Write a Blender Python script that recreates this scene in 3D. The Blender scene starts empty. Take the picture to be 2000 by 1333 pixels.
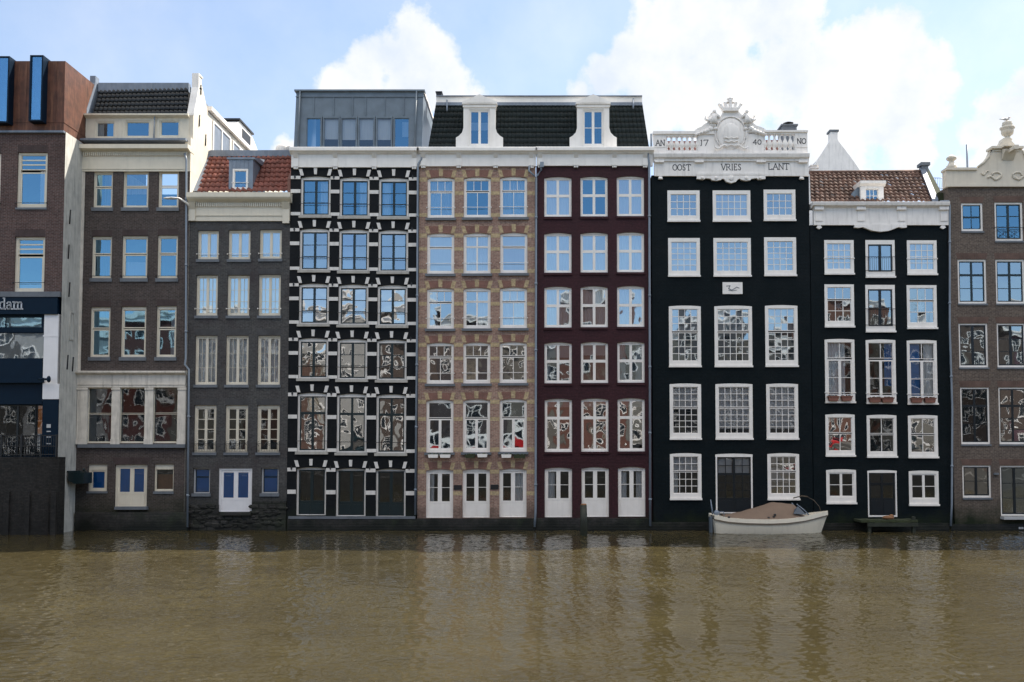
import bpy, math, random
from mathutils import Vector, Matrix, noise as mnoise
R = math.radians
S = bpy.context.scene
COL = S.collection
rnd = random.Random(7)

# ------------------------------------------------------------------ camera
F = 1800.0                    # focal length in photo pixels (photo 2000 x 1333)
PITCH = math.atan(0.047)
PX0, PY0 = 1060.0, 795.0      # principal point in photo pixels
CAM = Vector((0.0, -45.0, 3.9))
cam_d = bpy.data.cameras.new('camera')
cam = bpy.data.objects.new('camera', cam_d)
COL.objects.link(cam)
cam.location = CAM
cam.rotation_euler = (math.pi / 2 + PITCH, 0, 0)
cam_d.sensor_width = 36
cam_d.lens = 36 * F / 2000
cam_d.shift_x = (1000 - PX0) / 2000
cam_d.shift_y = (PY0 - 666.5) / 2000
cam_d.clip_start = 0.1
cam_d.clip_end = 5000
S.camera = cam


def ray(px, py):
    u = (px - PX0) / F
    v = -(py - PY0) / F
    c, s = math.cos(PITCH), math.sin(PITCH)
    return Vector((u, c - s * v, s + c * v))


def P(px, py, Y=0.0):
    """point of the vertical plane y = Y seen at a photo pixel"""
    d = ray(px, py)
    t = (Y - CAM.y) / d.y
    return CAM + d * t


def rect(a, Y):
    x0, y0, x1, y1 = a
    ym, xm = (y0 + y1) / 2, (x0 + x1) / 2
    return P(x0, ym, Y).x, P(x1, ym, Y).x, P(xm, y1, Y).z, P(xm, y0, Y).z


# ------------------------------------------------------------------ light
SUN_EL, SUN_PHI = 52.0, 55.0    # elevation; angle from the facades' normal, towards the right, behind the houses
sd = Vector((math.sin(R(SUN_PHI)) * math.cos(R(SUN_EL)), math.cos(R(SUN_PHI)) * math.cos(R(SUN_EL)), math.sin(R(SUN_EL))))
sun_d = bpy.data.lights.new('sun', 'SUN')
sun_d.energy = 5.0
sun_d.angle = R(0.53)
sun_d.color = (1.0, 0.93, 0.82)
sun = bpy.data.objects.new('sun', sun_d)
COL.objects.link(sun)
sun.rotation_euler = (-sd).to_track_quat('-Z', 'Y').to_euler()
sun.location = (60, 40, 60)

W = bpy.data.worlds.new('World')
S.world = W
W.use_nodes = True


def build_world():
    nt = W.node_tree
    N, L = nt.nodes, nt.links
    N.clear()
    out = N.new('ShaderNodeOutputWorld')
    bg = N.new('ShaderNodeBackground')
    bg.inputs[1].default_value = 0.125
    L.new(bg.outputs[0], out.inputs[0])
    sky = N.new('ShaderNodeTexSky')
    sky.sky_type = 'NISHITA'
    sky.sun_disc = False
    sky.sun_elevation = R(SUN_EL)
    sky.sun_rotation = math.atan2(sd.x, sd.y)
    sky.air_density = 1.0
    sky.dust_density = 0.6
    sky.ozone_density = 2.0
    tc = N.new('ShaderNodeTexCoord')

    def vm(op, a, b=None):
        n = N.new('ShaderNodeVectorMath'); n.operation = op
        for i, q in enumerate((a, b)):
            if q is None: continue
            if hasattr(q, 'is_output'): L.new(q, n.inputs[i])
            else: n.inputs[i].default_value = q
        return n

    def mt(op, a, b=None, c=None, clamp=False):
        n = N.new('ShaderNodeMath'); n.operation = op; n.use_clamp = clamp
        for i, q in enumerate((a, b, c)):
            if q is None: continue
            if hasattr(q, 'is_output'): L.new(q, n.inputs[i])
            else: n.inputs[i].default_value = q
        return n.outputs[0]

    d = vm('NORMALIZE', tc.outputs['Generated']).outputs[0]

    def nz(scale, detail, rough=0.55, off=(0, 0, 0)):
        a = vm('ADD', d, off).outputs[0]
        n = N.new('ShaderNodeTexNoise')
        n.inputs['Scale'].default_value = scale
        n.inputs['Detail'].default_value = detail
        n.inputs['Roughness'].default_value = rough
        L.new(a, n.inputs['Vector'])
        return n
    # blobs (photo px, py, radius px) that make up the cumulus clouds, as directions of the sky
    blobs = [(660, 175, 62), (720, 150, 60), (770, 110, 62), (812, 60, 60), (838, 110, 66), (800, 170, 80), (870, 170, 75), (925, 200, 48),
             (1135, 180, 44), (1180, 150, 60), (1240, 120, 80), (1290, 60, 90), (1340, 20, 90), (1420, 60, 110), (1300, 170, 110), (1500, 20, 110), (1565, 0, 60),
             (1420, 190, 130), (1540, 150, 120), (1640, 170, 120), (1720, 140, 100), (1790, 150, 80), (1840, 165, 46), (1740, 220, 110), (1780, 290, 70), (1620, 280, 130),
             (1720, 80, 50), (1250, 10, 40), (1935, 200, 44), (1975, 215, 60), (1900, 270, 50), (1960, 300, 80), (2050, 220, 110), (1880, 320, 50),
             (560, 300, 45), (620, 290, 50), (1060, 185, 14), (980, 190, 16)]
    cur = None
    for px, py, r in blobs:
        c = ray(px, py).normalized()
        m = vm('DISTANCE', d, tuple(c)).outputs['Value']
        rr = r / F
        f = mt('MULTIPLY_ADD', m, -1.0 / rr, 1.0)       # 1 at the centre, 0 at the rim
        f = mt('MULTIPLY', f, min(1.0, rr / (70 / F)))
        cur = f if cur is None else mt('SMOOTH_MAX', cur, f, 0.25)
    # unseen clouds overhead, behind and beside the viewer, added to brighten and whiten ambient
    for v, r in (((0.0, -0.75, 1.1), 0.45), ((-0.8, -0.5, 1.3), 0.42), ((0.7, -0.4, 1.2), 0.5), ((0, 0.3, 1), 0.4), ((1.0, 0.1, 0.5), 0.4), ((-1.0, 0.3, 0.5), 0.4)):
        c = Vector(v).normalized()
        m = vm('DISTANCE', d, tuple(c)).outputs['Value']
        f = mt('MULTIPLY_ADD', m, -1.0 / r, 1.0)
        cur = mt('SMOOTH_MAX', cur, f, 0.25)
    n1 = nz(9.0, 8.0, 0.62)
    n2 = nz(34.0, 6.0, 0.6, (3, 1, 2))
    e = mt('MULTIPLY_ADD', n1.outputs['Fac'], 1.8, -0.92)
    e2 = mt('MULTIPLY_ADD', n2.outputs['Fac'], 0.9, -0.45)
    dens = mt('ADD', mt('ADD', cur, e), e2)
    sb_ = N.new('ShaderNodeSeparateXYZ'); L.new(d, sb_.inputs[0])
    back = mt('MULTIPLY', mt('MULTIPLY_ADD', sb_.outputs[1], -2.0, -0.4, clamp=True), mt('MULTIPLY_ADD', sb_.outputs[2], -4.0, 2.2, clamp=True))
    dens = mt('MULTIPLY_ADD', back, -1.2, dens)
    mask = N.new('ShaderNodeMapRange')
    mask.interpolation_type = 'SMOOTHSTEP'
    mask.inputs[1].default_value = -0.04
    mask.inputs[2].default_value = 0.42
    L.new(dens, mask.inputs[0])
    # thin high veil
    n3 = nz(3.2, 5.0, 0.6, (7, 2, 5))
    veil = N.new('ShaderNodeMapRange')
    veil.inputs[1].default_value = 0.42
    veil.inputs[2].default_value = 0.80
    veil.inputs[4].default_value = 0.16
    L.new(n3.outputs['Fac'], veil.inputs[0])
    sx = N.new('ShaderNodeSeparateXYZ'); L.new(d, sx.inputs[0])
    front = N.new('ShaderNodeMapRange'); front.inputs[1].default_value = -0.2; front.inputs[2].default_value = 0.6
    L.new(sx.outputs[1], front.inputs[0])
    side = N.new('ShaderNodeMapRange'); side.inputs[1].default_value = -0.5; side.inputs[2].default_value = 0.6
    side.inputs[3].default_value = 0.24; side.inputs[4].default_value = 0.34
    L.new(sx.outputs[0], side.inputs[0])
    veil2 = mt('MULTIPLY', mt('ADD', veil.outputs[0], side.outputs[0]), front.outputs[0])
    tot = mt('MAXIMUM', mask.outputs[0], veil2)
    # cloud brightness: billows
    n4 = nz(11.0, 6.0, 0.6, (1, 5, 9))
    sh = N.new('ShaderNodeMapRange')
    sh.inputs[1].default_value = 0.3
    sh.inputs[2].default_value = 0.72
    sh.inputs[3].default_value = 0.0
    sh.inputs[4].default_value = 1.0
    L.new(n4.outputs['Fac'], sh.inputs[0])
    cc = N.new('ShaderNodeMix'); cc.data_type = 'RGBA'
    cc.inputs[6].default_value = (3.5, 3.85, 4.35, 1)
    cc.inputs[7].default_value = (5.1, 5.0, 4.85, 1)
    L.new(sh.outputs[0], cc.inputs[0])
    skc = N.new('ShaderNodeMix'); skc.data_type = 'RGBA'; skc.blend_type = 'MULTIPLY'
    skc.inputs[0].default_value = 1.0
    skc.inputs[7].default_value = SKY_TINT
    L.new(sky.outputs[0], skc.inputs[6])
    # unseen bright cloud cover added high behind the viewer to lift facade fill light
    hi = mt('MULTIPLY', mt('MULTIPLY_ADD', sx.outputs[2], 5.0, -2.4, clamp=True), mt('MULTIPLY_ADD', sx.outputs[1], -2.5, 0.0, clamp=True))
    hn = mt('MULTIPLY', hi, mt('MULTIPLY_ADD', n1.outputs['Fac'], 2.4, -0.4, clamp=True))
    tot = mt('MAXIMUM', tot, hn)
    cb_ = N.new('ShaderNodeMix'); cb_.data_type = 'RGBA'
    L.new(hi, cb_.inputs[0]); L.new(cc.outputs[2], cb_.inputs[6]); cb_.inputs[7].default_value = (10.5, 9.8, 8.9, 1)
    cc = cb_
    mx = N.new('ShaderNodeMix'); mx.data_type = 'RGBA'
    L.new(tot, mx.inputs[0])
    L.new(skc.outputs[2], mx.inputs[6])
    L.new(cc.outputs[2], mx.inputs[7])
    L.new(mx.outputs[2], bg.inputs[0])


SKY_TINT = (1.0, 1.0, 1.0, 1)
build_world()
S.view_settings.view_transform = 'Standard'
S.view_settings.look = 'None'
S.view_settings.gamma = 1
S.view_settings.exposure = 0.88

# ------------------------------------------------------------------ materials
def rgb(r, g, b):
    """sRGB 0-255 -> linear"""
    f = lambda c: c / 12.92 if c <= 0.04045 else ((c + 0.055) / 1.055) ** 2.4
    return (f(r / 255), f(g / 255), f(b / 255))


def new_mat(name):
    m = bpy.data.materials.new(name)
    m.use_nodes = True
    nt = m.node_tree
    b = nt.nodes['Principled BSDF']
    return m, nt, nt.nodes, nt.links, b


def texobj(N, L, sc=(1, 1, 1), rand=False):
    tc = N.new('ShaderNodeTexCoord')
    mp = N.new('ShaderNodeMapping')
    mp.inputs['Scale'].default_value = sc
    L.new(tc.outputs['Object'], mp.inputs['Vector'])
    if rand:
        oi = N.new('ShaderNodeObjectInfo')
        mu = N.new('ShaderNodeMath'); mu.operation = 'MULTIPLY'; mu.inputs[1].default_value = 80
        L.new(oi.outputs['Random'], mu.inputs[0])
        L.new(mu.outputs[0], mp.inputs['Location'])
    return mp.outputs[0]


def nodenoise(N, L, vec, scale, detail=4, rough=0.55):
    n = N.new('ShaderNodeTexNoise')
    n.inputs['Scale'].default_value = scale
    n.inputs['Detail'].default_value = detail
    n.inputs['Roughness'].default_value = rough
    L.new(vec, n.inputs['Vector'])
    return n.outputs['Fac']


def mixc(N, L, fac, a, b, mode='MIX'):
    m = N.new('ShaderNodeMix'); m.data_type = 'RGBA'; m.blend_type = mode
    for i, q in ((0, fac), (6, a), (7, b)):
        if hasattr(q, 'is_output'): L.new(q, m.inputs[i])
        elif i == 0: m.inputs[0].default_value = q
        else: m.inputs[i].default_value = (*q[:3], 1)
    return m.outputs[2]


def ramp(N, L, x, a, b, lo=0.0, hi=1.0):
    m = N.new('ShaderNodeMapRange')
    m.inputs[1].default_value = a; m.inputs[2].default_value = b
    m.inputs[3].default_value = lo; m.inputs[4].default_value = hi
    L.new(x, m.inputs[0])
    return m.outputs[0]


def paint(name, c, rough=0.5, var=0.10, dirt=0.15, dirtc=None, metal=0.0, spec=0.5, bump=0.15, bs=30):
    m, nt, N, L, b = new_mat(name)
    v = texobj(N, L)
    n1 = nodenoise(N, L, v, 2.2, 5)
    vs = texobj(N, L, (5, 5, 0.5))
    n2 = nodenoise(N, L, vs, 1.4, 5, 0.65)
    lo = [x * (1 - var) for x in c]; hi = [min(0.95, x * (1 + var)) for x in c]
    col = mixc(N, L, ramp(N, L, n1, 0.3, 0.7), lo, hi)
    if dirt > 0:
        dc = dirtc or [x * 0.45 for x in c]
        col = mixc(N, L, ramp(N, L, n2, 0.5, 0.78, 0, dirt * 2), col, dc)
    L.new(col, b.inputs['Base Color'])
    b.inputs['Roughness'].default_value = rough
    b.inputs['Metallic'].default_value = metal
    b.inputs['Specular IOR Level'].default_value = spec
    if bump:
        bp = N.new('ShaderNodeBump')
        bp.inputs['Strength'].default_value = bump
        bp.inputs['Distance'].default_value = 0.01
        L.new(nodenoise(N, L, v, bs, 3), bp.inputs['Height'])
        L.new(bp.outputs[0], b.inputs['Normal'])
    return m


def brick(name, c1, c2, mortar, rough=0.85, spec=0.2, stain=0.25, stainc=None, bw=0.22, rh=0.07, ms=0.010, bump=0.5, low=None):
    m, nt, N, L, b = new_mat(name)
    tc = N.new('ShaderNodeTexCoord')
    sp = N.new('ShaderNodeSeparateXYZ'); L.new(tc.outputs['Object'], sp.inputs[0])
    ad = N.new('ShaderNodeMath'); ad.operation = 'ADD'
    L.new(sp.outputs[0], ad.inputs[0]); L.new(sp.outputs[1], ad.inputs[1])
    cb = N.new('ShaderNodeCombineXYZ'); L.new(ad.outputs[0], cb.inputs[0]); L.new(sp.outputs[2], cb.inputs[1])
    bt = N.new('ShaderNodeTexBrick')
    bt.inputs['Scale'].default_value = 1.0
    bt.inputs['Brick Width'].default_value = bw
    bt.inputs['Row Height'].default_value = rh
    bt.inputs['Mortar Size'].default_value = ms
    bt.inputs['Mortar Smooth'].default_value = 0.3
    bt.inputs['Color1'].default_value = (*c1, 1)
    bt.inputs['Color2'].default_value = (*c2, 1)
    bt.inputs['Mortar'].default_value = (*mortar, 1)
    L.new(cb.outputs[0], bt.inputs['Vector'])
    v = texobj(N, L)
    n1 = nodenoise(N, L, v, 0.7, 6, 0.65)
    n2 = nodenoise(N, L, v, 9, 3, 0.6)
    sc = stainc or [x * 0.5 for x in c1]
    col = mixc(N, L, ramp(N, L, n1, 0.45, 0.75, 0, stain * 2), bt.outputs['Color'], sc)
    col = mixc(N, L, 1.0, col, mixc(N, L, ramp(N, L, n2, 0.3, 0.7), (0.7, 0.7, 0.7), (1.25, 1.25, 1.25)), 'MULTIPLY')
    if low:      # algae and damp climbing up from the water, ragged upper edge
        z = N.new('ShaderNodeMath'); z.operation = 'ADD'
        nn = nodenoise(N, L, v, 1.3, 5, 0.6)
        sc2 = N.new('ShaderNodeMath'); sc2.operation = 'MULTIPLY_ADD'; sc2.inputs[1].default_value = -2.2; sc2.inputs[2].default_value = 1.1
        L.new(nn, sc2.inputs[0]); L.new(sp.outputs[2], z.inputs[0]); L.new(sc2.outputs[0], z.inputs[1])
        col = mixc(N, L, ramp(N, L, z.outputs[0], low[0], low[1], 1, 0), col, low[2])
    L.new(col, b.inputs['Base Color'])
    b.inputs['Roughness'].default_value = rough
    b.inputs['Specular IOR Level'].default_value = spec
    bp = N.new('ShaderNodeBump')
    bp.inputs['Strength'].default_value = bump
    bp.inputs['Distance'].default_value = 0.012
    bp.invert = True
    L.new(bt.outputs['Fac'], bp.inputs['Height'])
    L.new(bp.outputs[0], b.inputs['Normal'])
    return m


def glass(name, refl=0.38, wav=0.5, scale=1.6, tint=(0.85, 0.92, 1.0), trans=(0.86, 0.88, 0.88)):
    """window pane: mirror-like reflection of the far bank over a see-through room; old glass is uneven"""
    m, nt, N, L, b = new_mat(name)
    N.remove(b)
    out = N['Material Output']
    g = N.new('ShaderNodeBsdfGlossy'); g.inputs['Roughness'].default_value = 0.02
    g.inputs['Color'].default_value = (*tint, 1)
    t = N.new('ShaderNodeBsdfTransparent'); t.inputs['Color'].default_value = (*trans, 1)
    mx = N.new('ShaderNodeMixShader')
    fr = N.new('ShaderNodeFresnel'); fr.inputs['IOR'].default_value = 1.5
    ma = N.new('ShaderNodeMath'); ma.operation = 'MULTIPLY_ADD'; ma.inputs[1].default_value = 0.8; ma.inputs[2].default_value = refl
    ma.use_clamp = True
    L.new(fr.outputs[0], ma.inputs[0])
    L.new(ma.outputs[0], mx.inputs[0]); L.new(t.outputs[0], mx.inputs[1]); L.new(g.outputs[0], mx.inputs[2])
    L.new(mx.outputs[0], out.inputs[0])
    if wav:
        v = texobj(N, L, rand=True)
        n = N.new('ShaderNodeTexNoise')
        n.inputs['Scale'].default_value = scale; n.inputs['Detail'].default_value = 0.6
        n.inputs['Roughness'].default_value = 0.3
        n.inputs['Distortion'].default_value = 0.5
        L.new(v, n.inputs['Vector'])
        bp = N.new('ShaderNodeBump'); bp.inputs['Strength'].default_value = 1.0
        bp.inputs['Distance'].default_value = 0.03 * wav
        L.new(n.outputs['Fac'], bp.inputs['Height'])
        L.new(bp.outputs[0], g.inputs['Normal'])
    return m


def cloth(name, c):
    m, nt, N, L, b = new_mat(name)
    v = texobj(N, L, (6, 6, 0.3), rand=True)
    n = nodenoise(N, L, v, 3, 3)
    L.new(mixc(N, L, n, [x * 0.8 for x in c], c), b.inputs['Base Color'])
    b.inputs['Roughness'].default_value = 0.9
    return m


M = {}
M['cream'] = paint('cream_paint', (0.70, 0.64, 0.52), 0.45, 0.05, 0.10)
M['cream_dirty'] = paint('cream_weathered', (0.68, 0.63, 0.55), 0.6, 0.14, 0.30, (0.20, 0.18, 0.15))
M['white'] = paint('white_paint', (0.86, 0.82, 0.77), 0.4, 0.05, 0.10, (0.45, 0.42, 0.38))
M['white_old'] = paint('white_weathered', (0.86, 0.82, 0.78), 0.6, 0.07, 0.22, (0.33, 0.31, 0.28))
M['white_blue'] = paint('white_cool_paint', (0.78, 0.77, 0.78), 0.35, 0.04, 0.06)
M['stone_band'] = paint('painted_stone_band', (0.72, 0.69, 0.65), 0.6, 0.08, 0.18)
M['yellow_brick'] = brick('yellow_brick', (0.46, 0.35, 0.20), (0.54, 0.42, 0.25), (0.40, 0.32, 0.21), stain=0.10)
M['vinyl'] = paint('blue_grey_vinyl', (0.025, 0.05, 0.085), 0.25, 0.1, 0.0)
M['green_dark'] = paint('dark_green_paint', (0.008, 0.020, 0.024), 0.3, 0.1, 0.0)
M['black_sash'] = paint('blue_black_paint', (0.006, 0.011, 0.016), 0.3, 0.1, 0.0)
M['sill'] = paint('hardstone_sill', (0.13, 0.145, 0.165), 0.6, 0.15, 0.2)
M['sill_cream'] = paint('sandstone_sill', (0.42, 0.40, 0.36), 0.6, 0.12, 0.25)
M['lead'] = paint('lead_flashing', (0.17, 0.20, 0.25), 0.45, 0.18, 0.25, (0.32, 0.34, 0.37))
M['zinc'] = paint('zinc_cladding', (0.14, 0.175, 0.21), 0.38, 0.16, 0.20, (0.14, 0.16, 0.19), spec=0.6)
M['zinc_light'] = paint('zinc_gutter', (0.20, 0.24, 0.30), 0.4, 0.15, 0.1, spec=0.6)
M['pipe'] = paint('grey_pipe_paint', (0.22, 0.26, 0.31), 0.4, 0.1, 0.1)
M['iron'] = paint('black_iron', (0.012, 0.013, 0.015), 0.45, 0.1, 0.0)
ALG = (0.014, 0.021, 0.010)
M['brick_brown'] = brick('brown_brick', (0.062, 0.049, 0.045), (0.092, 0.070, 0.062), (0.13, 0.117, 0.110), low=(0.2, 2.2, ALG))
M['brick_purple'] = brick('purple_brown_brick', (0.075, 0.045, 0.042), (0.115, 0.066, 0.058), (0.17, 0.145, 0.135), low=(0.2, 1.6, ALG))
M['brick_slate'] = brick('slate_brick', (0.056, 0.056, 0.056), (0.082, 0.080, 0.078), (0.11, 0.108, 0.105), stain=0.35, stainc=(0.045, 0.032, 0.036), low=(0.3, 2.4, (0.02, 0.022, 0.018)))
M['brick_black'] = brick('black_painted_brick', (0.0040, 0.0058, 0.0078), (0.0058, 0.0070, 0.009), (0.0045, 0.006, 0.008), rough=0.6, spec=0.18, stainc=(0.011, 0.0125, 0.014), stain=0.35, low=(0.0, 1.2, ALG))
M['brick_black_blue'] = brick('blue_black_painted_brick', (0.0020, 0.0066, 0.0090), (0.0030, 0.0080, 0.0108), (0.0022, 0.0066, 0.0090), rough=0.65, spec=0.14, stainc=(0.009, 0.0125, 0.015), stain=0.4, bump=0.9, low=(0.0, 1.0, ALG))
M['brick_red'] = brick('red_brick', (0.27, 0.155, 0.12), (0.38, 0.235, 0.18), (0.42, 0.34, 0.28), stain=0.28, stainc=(0.10, 0.060, 0.060), low=(0.1, 1.5, (0.05, 0.04, 0.035)))
M['brick_maroon'] = brick('maroon_painted_brick', (0.046, 0.0135, 0.018), (0.054, 0.0165, 0.022), (0.038, 0.012, 0.016), rough=0.6, spec=0.25, stain=0.4, stainc=(0.028, 0.011, 0.014), bump=0.8, low=(0.0, 1.0, ALG))
M['brick_tan'] = brick('tan_brown_brick', (0.105, 0.080, 0.067), (0.145, 0.112, 0.090), (0.19, 0.165, 0.145), stain=0.25, low=(0.2, 1.7, ALG))
M['arch_brown'] = paint('brown_arch_brick', (0.062, 0.042, 0.040), 0.85, 0.3, 0.1)
M['arch_slate'] = paint('slate_arch_brick', (0.060, 0.060, 0.062), 0.85, 0.3, 0.1)
M['arch_red'] = paint('red_arch_brick', (0.23, 0.115, 0.09), 0.85, 0.25, 0.1)
M['arch_tan'] = paint('tan_arch_brick', (0.125, 0.078, 0.062), 0.85, 0.3, 0.1)
M['plinth'] = brick('damp_plinth', (0.030, 0.028, 0.027), (0.048, 0.043, 0.040), (0.022, 0.022, 0.021), rough=0.5, spec=0.35, stain=0.5, stainc=(0.020, 0.034, 0.012), bw=0.36, rh=0.13, ms=0.015, low=(0.05, 0.75, (0.006, 0.008, 0.006)))
M['rubble'] = brick('rubble_base', (0.022, 0.022, 0.021), (0.050, 0.048, 0.045), (0.022, 0.023, 0.02), rough=0.8, stain=0.5, stainc=(0.03, 0.036, 0.025), bw=0.42, rh=0.26, ms=0.04, bump=1.0)
M['quay'] = brick('old_quay_wall', (0.022, 0.022, 0.021), (0.038, 0.034, 0.032), (0.018, 0.018, 0.017), rough=0.7, stain=0.5, stainc=(0.012, 0.012, 0.012))
M['plaster'] = paint('grey_cream_plaster', (0.52, 0.51, 0.47), 0.8, 0.14, 0.38, (0.12, 0.12, 0.12))
M['plaster_warm'] = paint('cream_plaster', (0.66, 0.60, 0.50), 0.8, 0.06, 0.12)
M['corten'] = paint('rusty_steel', (0.095, 0.034, 0.019), 0.65, 0.4, 0.45, (0.24, 0.105, 0.055), bump=0.5, bs=8)
M['navy'] = paint('navy_paint', (0.002, 0.012, 0.028), 0.45, 0.1, 0.0, spec=0.15)
M['tile_dark'] = paint('dark_glazed_tile', (0.014, 0.017, 0.020), 0.38, 0.35, 0.10, (0.03, 0.035, 0.035), bs=3, spec=0.35)
M['tile_black'] = paint('black_glazed_tile', (0.008, 0.014, 0.014), 0.5, 0.3, 0.05, spec=0.25)
M['tile_red'] = paint('red_clay_tile', (0.22, 0.072, 0.050), 0.7, 0.45, 0.35, (0.10, 0.04, 0.035), bs=5)
M['tile_brown'] = paint('mixed_brown_tile', (0.15, 0.085, 0.062), 0.8, 0.55, 0.35, (0.06, 0.055, 0.05), bs=5)
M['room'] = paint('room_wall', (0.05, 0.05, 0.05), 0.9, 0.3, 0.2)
M['curtain'] = cloth('white_curtain', (0.86, 0.86, 0.86))
M['blind'] = cloth('pale_blind', (0.66, 0.64, 0.64))
M['film_blue'] = paint('blue_window_film', (0.002, 0.17, 0.50), 0.5, 0.05, 0.0)
M['print_blue'] = paint('pale_blue_print', (0.15, 0.35, 0.65), 0.5, 0.05, 0.0)
M['dark_curtain'] = cloth('dark_curtain', (0.03, 0.035, 0.04))
M['grey_panel'] = paint('grey_panel', (0.45, 0.46, 0.47), 0.5, 0.06, 0.1)
M['glass_clear'] = glass('clear_glass', 0.32, 0.12, 1.2, (0.42, 0.76, 1.0))
M['glass_pale'] = glass('pale_clear_glass', 0.42, 0.16, 1.2, (0.80, 0.92, 1.0))
M['glass_wavy'] = glass('old_wavy_glass', 0.44, 0.26, 1.5, (0.95, 0.97, 1.0))
M['glass_mid'] = glass('uneven_glass', 0.38, 0.15, 1.4, (0.78, 0.90, 1.0))
M['glass_dark'] = glass('dark_glass', 0.10, 0.15, 1.4)
M['wood_warm'] = paint('warm_wood', (0.26, 0.12, 0.05), 0.6, 0.2, 0.2)
M['orange'] = paint('orange_paint', (0.75, 0.25, 0.02), 0.5, 0.1, 0.0)
M['red'] = paint('red_paint', (0.45, 0.012, 0.014), 0.4, 0.08, 0.0)
M['terracotta'] = paint('terracotta', (0.20, 0.085, 0.06), 0.8, 0.15, 0.2)
M['soil'] = paint('soil', (0.02, 0.016, 0.012), 0.95, 0.3, 0.0)
M['letter'] = paint('faded_black_letter', (0.035, 0.035, 0.045), 0.7, 0.2, 0.0)
M['letter_white'] = paint('white_letter', (0.55, 0.58, 0.62), 0.5, 0.02, 0.0)
M['bark'] = paint('tree_bark', (0.20, 0.17, 0.13), 0.9, 0.25, 0.2)
M['moss'] = paint('mossy_timber', (0.035, 0.045, 0.018), 0.9, 0.35, 0.4, (0.02, 0.02, 0.012), bump=0.6)
M['post'] = paint('wet_mooring_timber', (0.022, 0.026, 0.016), 0.6, 0.35, 0.3, bump=0.6)
M['canvas'] = paint('brown_canvas', (0.20, 0.14, 0.10), 0.85, 0.08, 0.12, (0.13, 0.085, 0.07), bump=0.5, bs=6)
M['hull'] = paint('cream_hull', (0.76, 0.70, 0.58), 0.35, 0.04, 0.12, (0.35, 0.33, 0.28))
M['rub'] = paint('brown_rubbing_strake', (0.10, 0.075, 0.05), 0.5, 0.1, 0.0)
M['clear_blue'] = glass('clear_vinyl', 0.35, 0.2, 2.0)

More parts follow.
